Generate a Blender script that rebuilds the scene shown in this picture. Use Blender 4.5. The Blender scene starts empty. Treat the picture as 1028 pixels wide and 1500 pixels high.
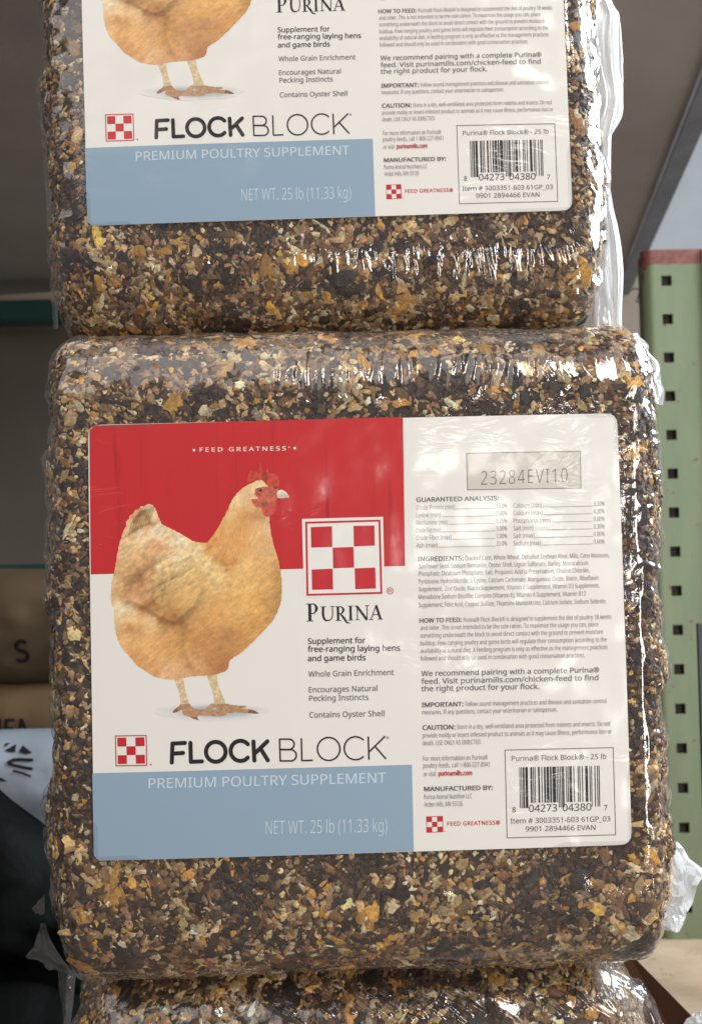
import bpy, math, random, os
import numpy as np
from mathutils import Matrix, Vector

# ------------------------------------------------------------------ camera, world, lamps, exposure
FPX, CX, CY = 1600.0, 514.0, 750.0          # focal length and centre in photograph pixels

def rotvec(deg):
    r = np.radians(np.array(deg, float)); th = np.linalg.norm(r) + 1e-12; k = r / th
    K = np.array([[0, -k[2], k[1]], [k[2], 0, -k[0]], [-k[1], k[0], 0]])
    return np.eye(3) + math.sin(th) * K + (1 - math.cos(th)) * K @ K

RC = rotvec((2.26, 1.2, 0.0))               # the camera looks up a little and is rolled a little
CAM = np.array([0.0, -0.40, 1.00])

def cw(p):
    """Camera-axis coordinates (right, depth, up) in metres -> world."""
    return CAM + np.asarray(p, float) @ RC.T

def at(px, py, depth):
    return cw(((px - CX) / FPX * depth, depth, (CY - py) / FPX * depth))

scene = bpy.context.scene
col = scene.collection
cam_data = bpy.data.cameras.new('camera')
cam = bpy.data.objects.new('camera', cam_data)
col.objects.link(cam)
cam_data.sensor_fit = 'VERTICAL'
cam_data.sensor_height = 24.0
cam_data.sensor_width = 24.0 * 1028 / 1500
cam_data.lens = 24.0 * FPX / 1500
cam_data.clip_start, cam_data.clip_end = 0.02, 60
cam_data.dof.use_dof = True
cam_data.dof.focus_distance = 0.402
cam_data.dof.aperture_fstop = 14
M = Matrix([list(r) for r in RC]).to_4x4() @ Matrix.Rotation(math.pi / 2, 4, 'X')
M.translation = Vector(CAM)
cam.matrix_world = M
scene.camera = cam

world = bpy.data.worlds.new('World')
scene.world = world
world.use_nodes = True
bg = world.node_tree.nodes['Background']
bg.inputs['Color'].default_value = (0.93, 0.95, 1.0, 1)
bg.inputs['Strength'].default_value = 0.20

def area(name, pos, target, sx, sy, power, color):
    l = bpy.data.lights.new(name, 'AREA'); l.shape = 'RECTANGLE'
    l.size, l.size_y, l.energy, l.color = sx, sy, power, color
    o = bpy.data.objects.new(name, l); col.objects.link(o)
    p, t = Vector(cw(pos)), Vector(cw(target))
    o.location = p
    o.rotation_euler = (t - p).to_track_quat('-Z', 'Y').to_euler()
    return o

area('streak_lamp', (0.40, -0.42, 0.98), (0.04, 0.42, 0.05), 0.15, 0.56, 5.6, (1.0, 0.965, 0.92))  # added lamp, set to draw bright streaks on the middle block's top wrap
area('ceiling_lamp', (-0.85, -0.25, 1.75), (0, 0.40, -0.02), 3.0, 2.6, 39, (1.0, 0.965, 0.925))
area('doorway_light', (0.50, -1.75, 0.13), (0, 0.40, 0), 0.30, 0.24, 4.4, (1.0, 0.97, 0.93))
area('side_streak_lamp', (0.63, -0.56, -0.10), (0.06, 0.48, 0.10), 0.20, 0.70, 7.2, (1.0, 0.96, 0.91))  # added unseen lamp that catches the wrap gathers below the upper label
area('window_light', (1.0, 0.72, 0.55), (0.22, 0.50, 0.12), 0.5, 0.7, 32, (0.86, 0.94, 1.0))
area('far_wall_light', (1.3, 1.1, 0.7), (0.75, 2.3, 0.3), 0.6, 0.6, 12, (0.86, 0.93, 1.0))  # cool area lamp aimed at the far wall

scene.view_settings.view_transform = 'Standard'
scene.view_settings.look = 'None'
scene.view_settings.exposure = -0.17
scene.view_settings.gamma = 1.0
scene.view_settings.use_curve_mapping = False
scene.render.engine = 'CYCLES'
scene.cycles.transparent_max_bounces = 24
scene.cycles.max_bounces = 8
scene.cycles.use_denoising = True

# ------------------------------------------------------------------ helpers
def lin(c):
    c = np.asarray(c, float) / 255.0
    return np.where(c <= 0.04045, c / 12.92, ((c + 0.055) / 1.055) ** 2.4)

def rgba(c):
    l = lin(c); return (float(l[0]), float(l[1]), float(l[2]), 1.0)

def vnoise(p, seed=0):
    """Smooth value noise in [-1, 1] at points p (n, 3)."""
    p = np.asarray(p, float)
    i = np.floor(p).astype(np.int64); f = p - i
    f = f * f * f * (f * (f * 6 - 15) + 10)
    def h(x, y, z):
        n = (x * 374761393 + y * 668265263 + z * 2147483647 + seed * 974634777) & 0xffffffff
        n = ((n ^ (n >> 13)) * 1274126177) & 0xffffffff
        n = ((n ^ (n >> 16)) * 2246822519) & 0xffffffff
        return ((n ^ (n >> 15)) & 0xffffff) / float(0xffffff) * 2 - 1
    x, y, z = i[:, 0], i[:, 1], i[:, 2]; fx, fy, fz = f[:, 0], f[:, 1], f[:, 2]
    r = 0
    for dx in (0, 1):
        wx = fx if dx else 1 - fx
        for dy in (0, 1):
            wy = fy if dy else 1 - fy
            for dz in (0, 1):
                r = r + wx * wy * (fz if dz else 1 - fz) * h(x + dx, y + dy, z + dz)
    return r

def sstep(a, b, x):
    t = np.clip((x - a) / (b - a), 0, 1); return t * t * (3 - 2 * t)

def make_mesh(name, verts, faces, mats, parent=None, smooth=True, colors=None, mat_index=None, loc=None):
    """faces: int array (n, 3|4) or a list of such arrays."""
    if isinstance(faces, np.ndarray): faces = [faces]
    verts = np.asarray(verts, np.float32)
    me = bpy.data.meshes.new(name)
    nv = len(verts); nf = sum(len(f) for f in faces); nl = sum(f.size for f in faces)
    me.vertices.add(nv); me.vertices.foreach_set('co', verts.ravel())
    me.loops.add(nl); me.polygons.add(nf)
    me.loops.foreach_set('vertex_index', np.concatenate([f.ravel() for f in faces]).astype(np.int32))
    tot = np.concatenate([np.full(len(f), f.shape[1], np.int32) for f in faces])
    start = np.concatenate([[0], np.cumsum(tot)[:-1]]).astype(np.int32)
    me.polygons.foreach_set('loop_start', start)
    try: me.polygons.foreach_set('loop_total', tot)
    except Exception: pass
    if not isinstance(mats, (list, tuple)): mats = [mats]
    for m in mats: me.materials.append(m)
    if mat_index is not None: me.polygons.foreach_set('material_index', np.asarray(mat_index, np.int32))
    me.polygons.foreach_set('use_smooth', np.full(nf, bool(smooth)))
    if colors is not None:
        a = me.color_attributes.new('colour', 'FLOAT_COLOR', 'POINT')
        c = np.ones((nv, 4), np.float32); c[:, :3] = colors
        a.data.foreach_set('color', c.ravel())
    me.update(calc_edges=True); me.validate()
    o = bpy.data.objects.new(name, me); col.objects.link(o)
    if parent is not None: o.parent = parent
    if loc is not None: o.location = loc
    return o

def tag(o, label=None, cat=None, group=None, kind=None):
    if label: o['label'] = label
    if cat: o['category'] = cat
    if group: o['group'] = group
    if kind: o['kind'] = kind
    return o

def empty(name, loc, rot=None):
    o = bpy.data.objects.new(name, None); col.objects.link(o)
    o.empty_display_size = 0.03
    m = Matrix.Identity(4) if rot is None else Matrix([list(r) for r in rot]).to_4x4()
    m.translation = Vector(loc); o.matrix_world = m
    return o

def grid_faces(nu, nv, off=0):
    i = np.arange(nu - 1)[:, None] * nv + np.arange(nv - 1)[None, :]
    i = i.ravel() + off
    return np.stack([i, i + nv, i + nv + 1, i + 1], 1)

BOXF = np.array([[0, 1, 3, 2], [4, 6, 7, 5], [0, 4, 5, 1], [2, 3, 7, 6], [0, 2, 6, 4], [1, 5, 7, 3]])

class Builder:
    def __init__(self): self.v = []; self.q = []; self.t = []; self.n = 0
    def add(self, v, f):
        v = np.asarray(v, float); f = np.asarray(f, int) + self.n
        (self.q if f.shape[1] == 4 else self.t).append(f); self.v.append(v); self.n += len(v)
    def box(self, lo, hi, rot=None, org=(0, 0, 0), bev=0.0):
        lo, hi = np.array(lo, float), np.array(hi, float)
        if bev <= 0:
            v = np.array([[(lo, hi)[a][0], (lo, hi)[b][1], (lo, hi)[c][2]] for a in (0, 1) for b in (0, 1) for c in (0, 1)])
            f = BOXF
        else:
            v, f = rounded_box(lo, hi, bev)
        if rot is not None: v = v @ np.asarray(rot).T
        self.add(v + np.asarray(org), f)
    def tube(self, pts, r, n=8):
        pts = np.asarray(pts, float); m = len(pts)
        rr = np.broadcast_to(np.asarray(r, float), (m,))
        t = np.gradient(pts, axis=0); t /= np.linalg.norm(t, axis=1)[:, None] + 1e-12
        up = np.array([0.31, 0.17, 0.93]); a = np.cross(t, up); a /= np.linalg.norm(a, axis=1)[:, None]
        b = np.cross(t, a); an = np.linspace(0, 2 * math.pi, n, endpoint=False)
        v = pts[:, None] + rr[:, None, None] * (np.cos(an)[None, :, None] * a[:, None] + np.sin(an)[None, :, None] * b[:, None])
        i = np.arange(m - 1)[:, None] * n + np.arange(n)[None]; j = np.arange(m - 1)[:, None] * n + (np.arange(n)[None] + 1) % n
        f = np.stack([i.ravel(), j.ravel(), j.ravel() + n, i.ravel() + n], 1)
        self.add(v.reshape(-1, 3), f)
    def build(self, name, mats, parent=None, smooth=False, **k):
        fs = []
        if self.q: fs.append(np.concatenate(self.q))
        if self.t: fs.append(np.concatenate(self.t))
        return make_mesh(name, np.concatenate(self.v), fs, mats, parent, smooth, **k)

def rounded_box(lo, hi, b):
    """A box whose edges are chamfered by b."""
    V = []; idx = {}
    for s in np.ndindex(2, 2, 2):
        for ax in range(3):
            p = np.array([(lo, hi)[s[k]][k] for k in range(3)], float)
            for k in range(3):
                if k != ax: p[k] += b * (1 if s[k] == 0 else -1)
            idx[(s, ax)] = len(V); V.append(p)
    F = []; T = []
    for ax in range(3):
        o = [k for k in range(3) if k != ax]
        for e in (0, 1):
            q = []
            for a, c in ((0, 0), (1, 0), (1, 1), (0, 1)):
                s = [0, 0, 0]; s[ax] = e; s[o[0]] = a; s[o[1]] = c; q.append(idx[(tuple(s), ax)])
            F.append(q)
    for ax in range(3):
        o = [k for k in range(3) if k != ax]
        for a, c in np.ndindex(2, 2):
            s0 = [0, 0, 0]; s0[o[0]] = a; s0[o[1]] = c; s1 = list(s0); s1[ax] = 1
            s0, s1 = tuple(s0), tuple(s1)
            F.append([idx[(s0, o[0])], idx[(s1, o[0])], idx[(s1, o[1])], idx[(s0, o[1])]])
    for s in np.ndindex(2, 2, 2):
        a, b2, c = idx[(s, 0)], idx[(s, 1)], idx[(s, 2)]; F.append([a, b2, c, c])
    V = np.array(V); ctr = (np.array(lo) + np.array(hi)) / 2; out = []
    for q in F:
        n = np.cross(V[q[1]] - V[q[0]], V[q[2]] - V[q[0]])
        out.append(q if n @ (V[q].mean(0) - ctr) > 0 else q[::-1])
    return V, np.array(out)

# ------------------------------------------------------------------ materials
class NT:
    def __init__(self, name):
        self.m = bpy.data.materials.new(name); self.m.use_nodes = True
        self.t = self.m.node_tree; self.t.nodes.clear()
        self.out = self.t.nodes.new('ShaderNodeOutputMaterial')
    def n(self, kind, **k):
        o = self.t.nodes.new('ShaderNode' + kind)
        for a, b in k.items(): setattr(o, a, b)
        return o
    def l(self, a, b): self.t.links.new(a, b)
    def coords(self, scale=(1, 1, 1), kind='Object', loc=(0, 0, 0)):
        tc = self.n('TexCoord'); mp = self.n('Mapping')
        mp.inputs['Scale'].default_value = scale; mp.inputs['Location'].default_value = loc
        self.l(tc.outputs[kind], mp.inputs['Vector']); return mp.outputs['Vector']
    def noise(self, scale, detail=3, rough=0.55, vec=None, dist=0.0):
        o = self.n('TexNoise'); o.inputs['Scale'].default_value = scale
        o.inputs['Detail'].default_value = detail; o.inputs['Roughness'].default_value = rough
        o.inputs['Distortion'].default_value = dist
        if vec is not None: self.l(vec, o.inputs['Vector'])
        return o.outputs['Fac']
    def ramp(self, fac, stops, interp='LINEAR'):
        r = self.n('ValToRGB'); r.color_ramp.interpolation = interp
        e = r.color_ramp.elements
        while len(e) < len(stops): e.new(0.5)
        for el, (p, c) in zip(e, stops): el.position = p; el.color = c
        self.l(fac, r.inputs['Fac']); return r.outputs['Color']
    def math(self, op, a, b=None, clamp=False):
        o = self.n('Math', operation=op, use_clamp=clamp)
        for i, x in enumerate((a, b)):
            if x is None: continue
            if isinstance(x, (int, float)): o.inputs[i].default_value = x
            else: self.l(x, o.inputs[i])
        return o.outputs[0]
    def mixc(self, fac, a, b, blend='MIX'):
        o = self.n('Mix', data_type='RGBA', blend_type=blend)
        for s, x in ((o.inputs[0], fac), (o.inputs[6], a), (o.inputs[7], b)):
            if isinstance(x, (int, float)): s.default_value = x
            elif isinstance(x, tuple): s.default_value = x
            else: self.l(x, s)
        return o.outputs[2]
    def bump(self, h, strength, dist, normal=None):
        b = self.n('Bump'); b.inputs['Strength'].default_value = strength; b.inputs['Distance'].default_value = dist
        self.l(h, b.inputs['Height'])
        if normal is not None: self.l(normal, b.inputs['Normal'])
        return b.outputs['Normal']
    def principled(self, color, rough=0.5, spec=0.5, metal=0.0, normal=None):
        p = self.n('BsdfPrincipled')
        if isinstance(color, tuple): p.inputs['Base Color'].default_value = color
        else: self.l(color, p.inputs['Base Color'])
        if isinstance(rough, (int, float)): p.inputs['Roughness'].default_value = rough
        else: self.l(rough, p.inputs['Roughness'])
        p.inputs['Specular IOR Level'].default_value = spec
        p.inputs['Metallic'].default_value = metal
        if normal is not None: self.l(normal, p.inputs['Normal'])
        return p
    def done(self, shader):
        self.l(shader, self.out.inputs['Surface']); return self.m

def film_coat(t, p, strength=1.0):
    """The tight clear wrap over the label: a glossy coat with its own wrinkles."""
    v = t.coords()
    a = t.noise(28, 2, 0.5, v)                                   # broad undulation
    b = t.noise(230, 2, 0.6, v)                                  # orange peel
    mp = t.coords((35, 1, 95), loc=(3, 0, 1))
    c = t.noise(1.0, 3, 0.6, mp, 1.2)                            # stretched creases
    cr = t.math('ABSOLUTE', t.math('SUBTRACT', c, 0.5))
    cr = t.math('POWER', t.math('SUBTRACT', 1.0, t.math('MULTIPLY', cr, 4.5), True), 2.0)
    # wide patches where the wrap is loose, elsewhere it lies flat
    loose = t.ramp(t.noise(17, 2, 0.5, t.coords(loc=(0.31, 0, 0.12))), [(0.50, (0, 0, 0, 1)), (0.66, (1, 1, 1, 1))])
    h = t.math('ADD', t.math('MULTIPLY', a, 0.0030), t.math('MULTIPLY', b, 0.00005))
    h = t.math('ADD', h, t.math('MULTIPLY', t.math('MULTIPLY', cr, loose), 0.00018))
    n = t.bump(h, 1.0, 1.0)
    p.inputs['Coat Weight'].default_value = 0.8 * strength
    p.inputs['Coat Roughness'].default_value = 0.17
    p.inputs['Coat IOR'].default_value = 1.5
    t.l(n, p.inputs['Coat Normal'])

def mat_print(name, color, rough=0.55):
    t = NT(name)
    p = t.principled(rgba(color), rough, 0.3)
    film_coat(t, p)
    return t.done(p.outputs[0])

WHITE = (232, 229, 223)
M_LABEL = None
def mat_label():
    t = NT('label_paper')
    n = t.noise(60, 3, 0.6, t.coords())
    c = t.mixc(n, rgba((236, 233, 228)), rgba((231, 228, 222)))
    p = t.principled(c, 0.55, 0.3); film_coat(t, p)
    return t.done(p.outputs[0])
M_LABEL = mat_label()

def mat_red_wood():
    t = NT('red_board_print')
    v = t.coords((260, 1, 12))
    a = t.noise(1.0, 4, 0.65, v, 0.3)
    v2 = t.coords((60, 1, 4), loc=(5, 0, 2)); b = t.noise(1.0, 3, 0.6, v2)
    g = t.ramp(a, [(0.585, (0, 0, 0, 1)), (0.73, (1, 1, 1, 1))])
    c = t.mixc(b, rgba((192, 33, 38)), rgba((202, 44, 47)))
    c = t.mixc(t.math('MULTIPLY', g, t.math('MULTIPLY', b, 1.1, True)), c, rgba((128, 20, 26)))
    p = t.principled(c, 0.55, 0.3); film_coat(t, p)
    return t.done(p.outputs[0])
M_RED_WOOD = mat_red_wood()
M_RED = mat_print('red_ink', (196, 38, 46))
M_BLUE = mat_print('blue_ink', (145, 168, 188))
M_PWHITE = mat_print('white_ink', (235, 232, 227))
M_BLACK = mat_print('black_ink', (34, 28, 28))
M_DGREY = mat_print('dark_grey_ink', (84, 82, 82))
M_GREY = mat_print('grey_ink', (112, 110, 108))
M_LGREY = mat_print('pale_grey_ink', (142, 140, 138))
M_PALE = mat_print('pale_blue_ink', (203, 216, 226))
M_STAMP = mat_print('stamp_ink', (112, 106, 98))
M_STAMPBG = mat_print('stamp_window', (208, 203, 192))

def mat_hen():
    t = NT('hen_print')
    a = t.n('VertexColor', layer_name='colour')
    p = t.principled(a.outputs['Color'], 0.55, 0.3); film_coat(t, p)
    return t.done(p.outputs[0])
M_HEN = mat_hen()

def mat_grain():
    t = NT('grain')
    a = t.n('VertexColor', layer_name='colour')
    v = t.coords()
    n = t.noise(900, 4, 0.65, v); n2 = t.noise(260, 3, 0.6, v)
    f = t.ramp(n, [(0.30, (0.55, 0.50, 0.46, 1)), (0.55, (1, 1, 1, 1)), (0.75, (1.35, 1.3, 1.22, 1))])
    c = t.mixc(1.0, a.outputs['Color'], f, 'MULTIPLY')
    g = t.ramp(n2, [(0.42, (0, 0, 0, 1)), (0.66, (1, 1, 1, 1))])
    c = t.mixc(t.math('MULTIPLY', g, 0.40), c, rgba((58, 40, 29)))           # molasses sticking to the grain
    p = t.principled(c, t.ramp(n2, [(0.35, (0.6, 0.6, 0.6, 1)), (0.65, (0.32, 0.32, 0.32, 1))]), 0.45,
                     normal=t.bump(n, 0.5, 0.0006))
    return t.done(p.outputs[0])
M_GRAIN = mat_grain()

def mat_core():
    t = NT('molasses_core')
    v = t.coords()
    n = t.noise(420, 5, 0.7, v)
    c = t.ramp(n, [(0.36, rgba((38, 27, 21))), (0.55, rgba((66, 48, 36))), (0.68, rgba((116, 88, 60)))])
    p = t.principled(c, 0.5, 0.4, normal=t.bump(n, 0.8, 0.0012))
    return t.done(p.outputs[0])
M_CORE = mat_core()

def mat_film(name, haze=0.03, base=0.07, rough=0.07, nbump=0.00006, tint=(0.97, 0.97, 0.97)):
    t = NT(name)
    v = t.coords()
    nrm = t.bump(t.noise(420, 3, 0.6, v), 1.0, nbump * 8)
    lw = t.n('LayerWeight'); lw.inputs['Blend'].default_value = 0.5; t.l(nrm, lw.inputs['Normal'])
    fac = t.math('ADD', base, t.math('MULTIPLY', t.math('POWER', lw.outputs['Facing'], 4.0), 0.75), True)
    tr = t.n('BsdfTransparent'); tr.inputs['Color'].default_value = tint + (1,)
    df = t.n('BsdfDiffuse'); df.inputs['Color'].default_value = (0.85, 0.86, 0.88, 1)
    tl = t.n('BsdfTranslucent'); tl.inputs['Color'].default_value = (0.88, 0.9, 0.92, 1)
    dm = t.n('MixShader'); dm.inputs[0].default_value = 0.5; t.l(df.outputs[0], dm.inputs[1]); t.l(tl.outputs[0], dm.inputs[2])
    m1 = t.n('MixShader')
    hz = t.math('MULTIPLY', t.ramp(t.noise(45, 3, 0.6, v), [(0.3, (0.5, 0.5, 0.5, 1)), (0.7, (1.4, 1.4, 1.4, 1))]), haze)
    hz = t.math('ADD', hz, t.math('MULTIPLY', t.math('POWER', lw.outputs['Facing'], 2.0), haze * 4.0), True)
    t.l(hz, m1.inputs[0]); t.l(tr.outputs[0], m1.inputs[1]); t.l(dm.outputs[0], m1.inputs[2])
    gl = t.n('BsdfGlossy'); gl.inputs['Roughness'].default_value = rough; gl.inputs['Color'].default_value = (1, 1, 1, 1)
    t.l(nrm, gl.inputs['Normal'])
    m2 = t.n('MixShader'); t.l(fac, m2.inputs[0]); t.l(m1.outputs[0], m2.inputs[1]); t.l(gl.outputs[0], m2.inputs[2])
    return t.done(m2.outputs[0])
M_FILM = mat_film('clear_wrap', 0.018, 0.088, 0.05, 0.000012)
M_FLAP = mat_film('bunched_wrap', 0.88, 0.20, 0.12, 0.00005)
M_THIN = mat_film('loose_wrap', 0.05, 0.10, 0.08, 0.00005)

def mat_noise(name, c1, c2, scale=8, rough=0.6, spec=0.4, bump=0.0, bscale=60, metal=0.0, stretch=(1, 1, 1), spots=None):
    t = NT(name)
    v = t.coords(stretch)
    n = t.noise(scale, 5, 0.6, v)
    c = t.ramp(n, [(0.32, rgba(c1)), (0.68, rgba(c2))])
    if spots:
        sc, thr, sclr = spots
        s = t.ramp(t.noise(sc, 3, 0.6, t.coords(loc=(2, 3, 1))), [(thr, (0, 0, 0, 1)), (thr + 0.04, (1, 1, 1, 1))])
        c = t.mixc(s, c, rgba(sclr))
    nb = t.bump(t.noise(bscale, 4, 0.6, t.coords()), 1.0, bump) if bump else None
    p = t.principled(c, rough, spec, metal, nb)
    return t.done(p.outputs[0])

# ------------------------------------------------------------------ label layout (authored from the label's own proportions)
R_MID, T_MID = rotvec((-2.26, -1.39, 1.13)), np.array([0.0030, 0.3989, -0.0447])
R_UP, T_UP = rotvec((-2.29, -2.05, 0.67)), np.array([-0.0109, 0.4421, 0.1974])
LW, LH = 0.0975, 0.0791                                        # half width and half height of a label

def L(px, py):
    """Where a point of the printed design lies on the label (x, z), measured off the middle block."""
    px = np.asarray(px, float); py = np.asarray(py, float)
    d = np.stack([(px - CX) / FPX, np.ones_like(px), (CY - py) / FPX], -1)
    n = R_MID[:, 1]
    s = (n @ T_MID) / (d @ n)
    q = (d * s[..., None] - T_MID) @ R_MID
    return np.stack([q[..., 0], q[..., 2]], -1)

def bow(x, z):
    """The label follows the face of the block: nearly flat, easing back at its rim."""
    p = np.stack([x * 22 + 7.3, z * 0 + 1.7, z * 22 + 2.1], -1).reshape(-1, 3)
    u = vnoise(p, 5).reshape(np.shape(x)) * 0.00022
    return 0.0007 * (np.abs(x) / LW) ** 4 + 0.0006 * (np.abs(z) / LH) ** 4 + u

def on_label(xz, layer):
    xz = np.asarray(xz, float)
    return np.stack([xz[..., 0], bow(xz[..., 0], xz[..., 1]) - 0.00030 - 0.00004 * layer, xz[..., 1]], -1)

class Print:
    """Flat ink shapes on the label; each piece sits a hair above the last."""
    def __init__(self): self.v = []; self.q = []; self.t = []; self.qm = []; self.tm = []; self.n = 0; self.mats = []; self.k = 0
    def mi(self, m):
        if m not in self.mats: self.mats.append(m)
        return self.mats.index(m)
    def add(self, pxy, faces, m, layer, step=True):
        if step: self.k += 1
        pxy = np.asarray(pxy, float)
        v = on_label(L(pxy[:, 0], pxy[:, 1]), layer + (self.k * 0.05 if step else 0))
        f = np.asarray(faces, int) + self.n
        if f.shape[1] == 4: self.q.append(f); self.qm.append(np.full(len(f), self.mi(m)))
        else: self.t.append(f); self.tm.append(np.full(len(f), self.mi(m)))
        self.v.append(v); self.n += len(v)
    def quad(self, c, m, layer, nu=None, nv=None):
        c = np.asarray(c, float)
        nu = nu or max(2, int(np.linalg.norm(c[1] - c[0]) / 8) + 2); nv = nv or max(2, int(np.linalg.norm(c[3] - c[0]) / 8) + 2)
        u = np.linspace(0, 1, nu)[:, None, None]; w = np.linspace(0, 1, nv)[None, :, None]
        p = (c[0] * (1 - u) + c[1] * u) * (1 - w) + (c[3] * (1 - u) + c[2] * u) * w
        self.add(p.reshape(-1, 2), grid_faces(nu, nv), m, layer)
    def frame(self, c, w, m, layer):
        c = np.asarray(c, float); ctr = c.mean(0)
        i = c + np.sign(ctr - c) * w
        for k in range(4):
            j = (k + 1) % 4
            self.quad([c[k], c[j], i[j], i[k]], m, layer)
    def ribbon(self, pts, w, m, layer, round_ends=False, closed=False):
        pts = np.asarray(pts, float); n = len(pts); w = np.broadcast_to(np.asarray(w, float), (n,))
        if closed: t = np.roll(pts, -1, 0) - np.roll(pts, 1, 0)
        else: t = np.gradient(pts, axis=0)
        t /= np.linalg.norm(t, axis=1)[:, None] + 1e-9
        nn = np.stack([-t[:, 1], t[:, 0]], 1)
        if closed:
            v = np.concatenate([pts + nn * w[:, None] / 2, pts - nn * w[:, None] / 2])
            i = np.arange(n); j = (i + 1) % n
            self.add(v, np.stack([i, j, j + n, i + n], 1), m, layer)
            return
        v = np.stack([pts + nn * w[:, None] / 2, pts - nn * w[:, None] / 2], 1).reshape(-1, 2)
        i = np.arange(n - 1) * 2
        self.add(v, np.stack([i, i + 2, i + 3, i + 1], 1), m, layer)
        if round_ends:
            for p, r in ((pts[0], w[0] / 2), (pts[-1], w[-1] / 2)): self.disc(p, r, m, layer)
    def disc(self, c, r, m, layer, n=20):
        a = np.linspace(0, 2 * math.pi, n, endpoint=False)
        v = np.concatenate([[c], np.stack([c[0] + r * np.cos(a), c[1] + r * np.sin(a)], 1)])
        i = np.arange(n)
        self.add(v, np.stack([np.zeros(n, int), 1 + i, 1 + (i + 1) % n], 1), m, layer)
    def ring(self, c, rx, ry, w, m, layer, a0=0, a1=360, round_ends=False):
        a = np.radians(np.linspace(a0, a1, 49))
        p = np.stack([c[0] + rx * np.cos(a), c[1] - ry * np.sin(a)], 1)
        if a1 - a0 >= 360: self.ribbon(p[:-1], w, m, layer, closed=True)
        else: self.ribbon(p, w, m, layer, round_ends)
    def text(self, s, xl, yl, xr, yr, cap, m, layer, bold=0.0, track=1.0):
        v, f, wd = glyphs(s, min(bold, 0.0), track)
        if not len(f): return
        sx = (xr - xl) / wd; sy = cap / CAPH
        d = max(bold, 0.0) * sy                                  # heavier type is struck several times, a hair apart
        shifts = [(0, 0)] if d <= 0 else [(-d, -0.5 * d), (d, -0.5 * d), (-d, 0.5 * d), (d, 0.5 * d)]
        for ox, oy in shifts:
            p = np.stack([xl + ox + v[:, 0] * sx, yl + oy + (yr - yl) * v[:, 0] / wd - v[:, 1] * sy], 1)
            self.add(p, f, m, layer)
    def build(self, name, parent):
        fs = []; mi = []
        if self.q: fs.append(np.concatenate(self.q)); mi.append(np.concatenate(self.qm))
        if self.t: fs.append(np.concatenate(self.t)); mi.append(np.concatenate(self.tm))
        v = np.concatenate(self.v)
        for f in fs:                                            # every ink face looks out of the label (-Y)
            a, b, c = v[f[:, 0]], v[f[:, 1]], v[f[:, 2]]
            flip = np.cross(b - a, c - a)[:, 1] > 0
            f[flip] = f[flip][:, ::-1]
        return make_mesh(name, v, fs, self.mats, parent, False, mat_index=np.concatenate(mi))

FONT = None
try:
    fp = os.path.join(bpy.utils.system_resource('DATAFILES', path='fonts'), 'NotoSansHebrew-Regular.woff2')
    FONT = bpy.data.fonts.load(fp)
except Exception:
    FONT = None
_tc = bpy.data.curves.new('lettering', 'FONT')
if FONT: _tc.font = FONT
_tc.resolution_u = 4
_to = bpy.data.objects.new('lettering', _tc); col.objects.link(_to)
_cache = {}
def glyphs(s, bold=0.0, track=1.0):
    key = (s, bold, track)
    if key not in _cache:
        _tc.body = s; _tc.offset = bold; _tc.space_character = track
        _tc.resolution_u = 3 if len(s) > 30 else 5
        dg = bpy.context.evaluated_depsgraph_get(); dg.update()
        ev = _to.evaluated_get(dg); me = ev.to_mesh()
        me.calc_loop_triangles()
        v = np.empty(len(me.vertices) * 3, np.float32); me.vertices.foreach_get('co', v); v = v.reshape(-1, 3)[:, :2]
        f = np.empty(len(me.loop_triangles) * 3, np.int32); me.loop_triangles.foreach_get('vertices', f); f = f.reshape(-1, 3)
        ev.to_mesh_clear()
        x0 = v[:, 0].min() if len(v) else 0
        v = v - [x0, 0]
        _cache[key] = (v, f, max(1e-6, v[:, 0].max() if len(v) else 1))
    return _cache[key]
_v, _f, _w = glyphs('H'); CAPH = float(_v[:, 1].max())

def z5(x, y): return (120 + x / 2.1417, 600 + y / 2.1417)
def zA(x, y): return (150 + x / 3.545, 670 + y / 3.545)
def zB(x, y): return (150 + x / 3.545, 860 + y / 3.545)
def z4(x, y): return (430 + x / 6.047, 740 + y / 6.047)
def z6(x, y): return (230 + x / 2.8556, 1060 + y / 2.8556)
def z8(x, y): return (120 + x / 2.056, 1040 + y / 2.056)
def zR(x, y): return (580 + x / 2.705, 600 + y / 2.705)
def z7(x, y): return (580 + x / 2.705, 880 + y / 2.705)

def in_poly(x, y, poly):
    poly = np.asarray(poly, float); r = np.zeros(np.shape(x), bool); j = len(poly) - 1
    for i in range(len(poly)):
        xi, yi = poly[i]; xj, yj = poly[j]
        c = ((yi > y) != (yj > y)) & (x < (xj - xi) * (y - yi) / (yj - yi + 1e-12) + xi)
        r ^= c; j = i
    return r

def smooth_open(p, n=6):
    p = np.asarray(p, float); q = np.concatenate([[2 * p[0] - p[1]], p, [2 * p[-1] - p[-2]]]); out = []
    for i in range(len(p) - 1):
        a, b, c, d = q[i:i + 4]
        for t in np.linspace(0, 1, n, endpoint=False):
            out.append(0.5 * (2 * b + (c - a) * t + (2 * a - 5 * b + 4 * c - d) * t * t + (3 * b - a - 3 * c + d) * t ** 3))
    return np.array(out + [p[-1]])

def smooth_poly(p, n=4):
    """Closed Catmull-Rom through the points."""
    p = np.asarray(p, float); out = []
    a, b, c, d = np.roll(p, 1, 0), p, np.roll(p, -1, 0), np.roll(p, -2, 0)
    for t in np.linspace(0, 1, n, endpoint=False):
        out.append(0.5 * (2 * b + (c - a) * t + (2 * a - 5 * b + 4 * c - d) * t * t + (3 * b - a - 3 * c + d) * t ** 3))
    return np.stack(out, 1).reshape(-1, 2)

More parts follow.
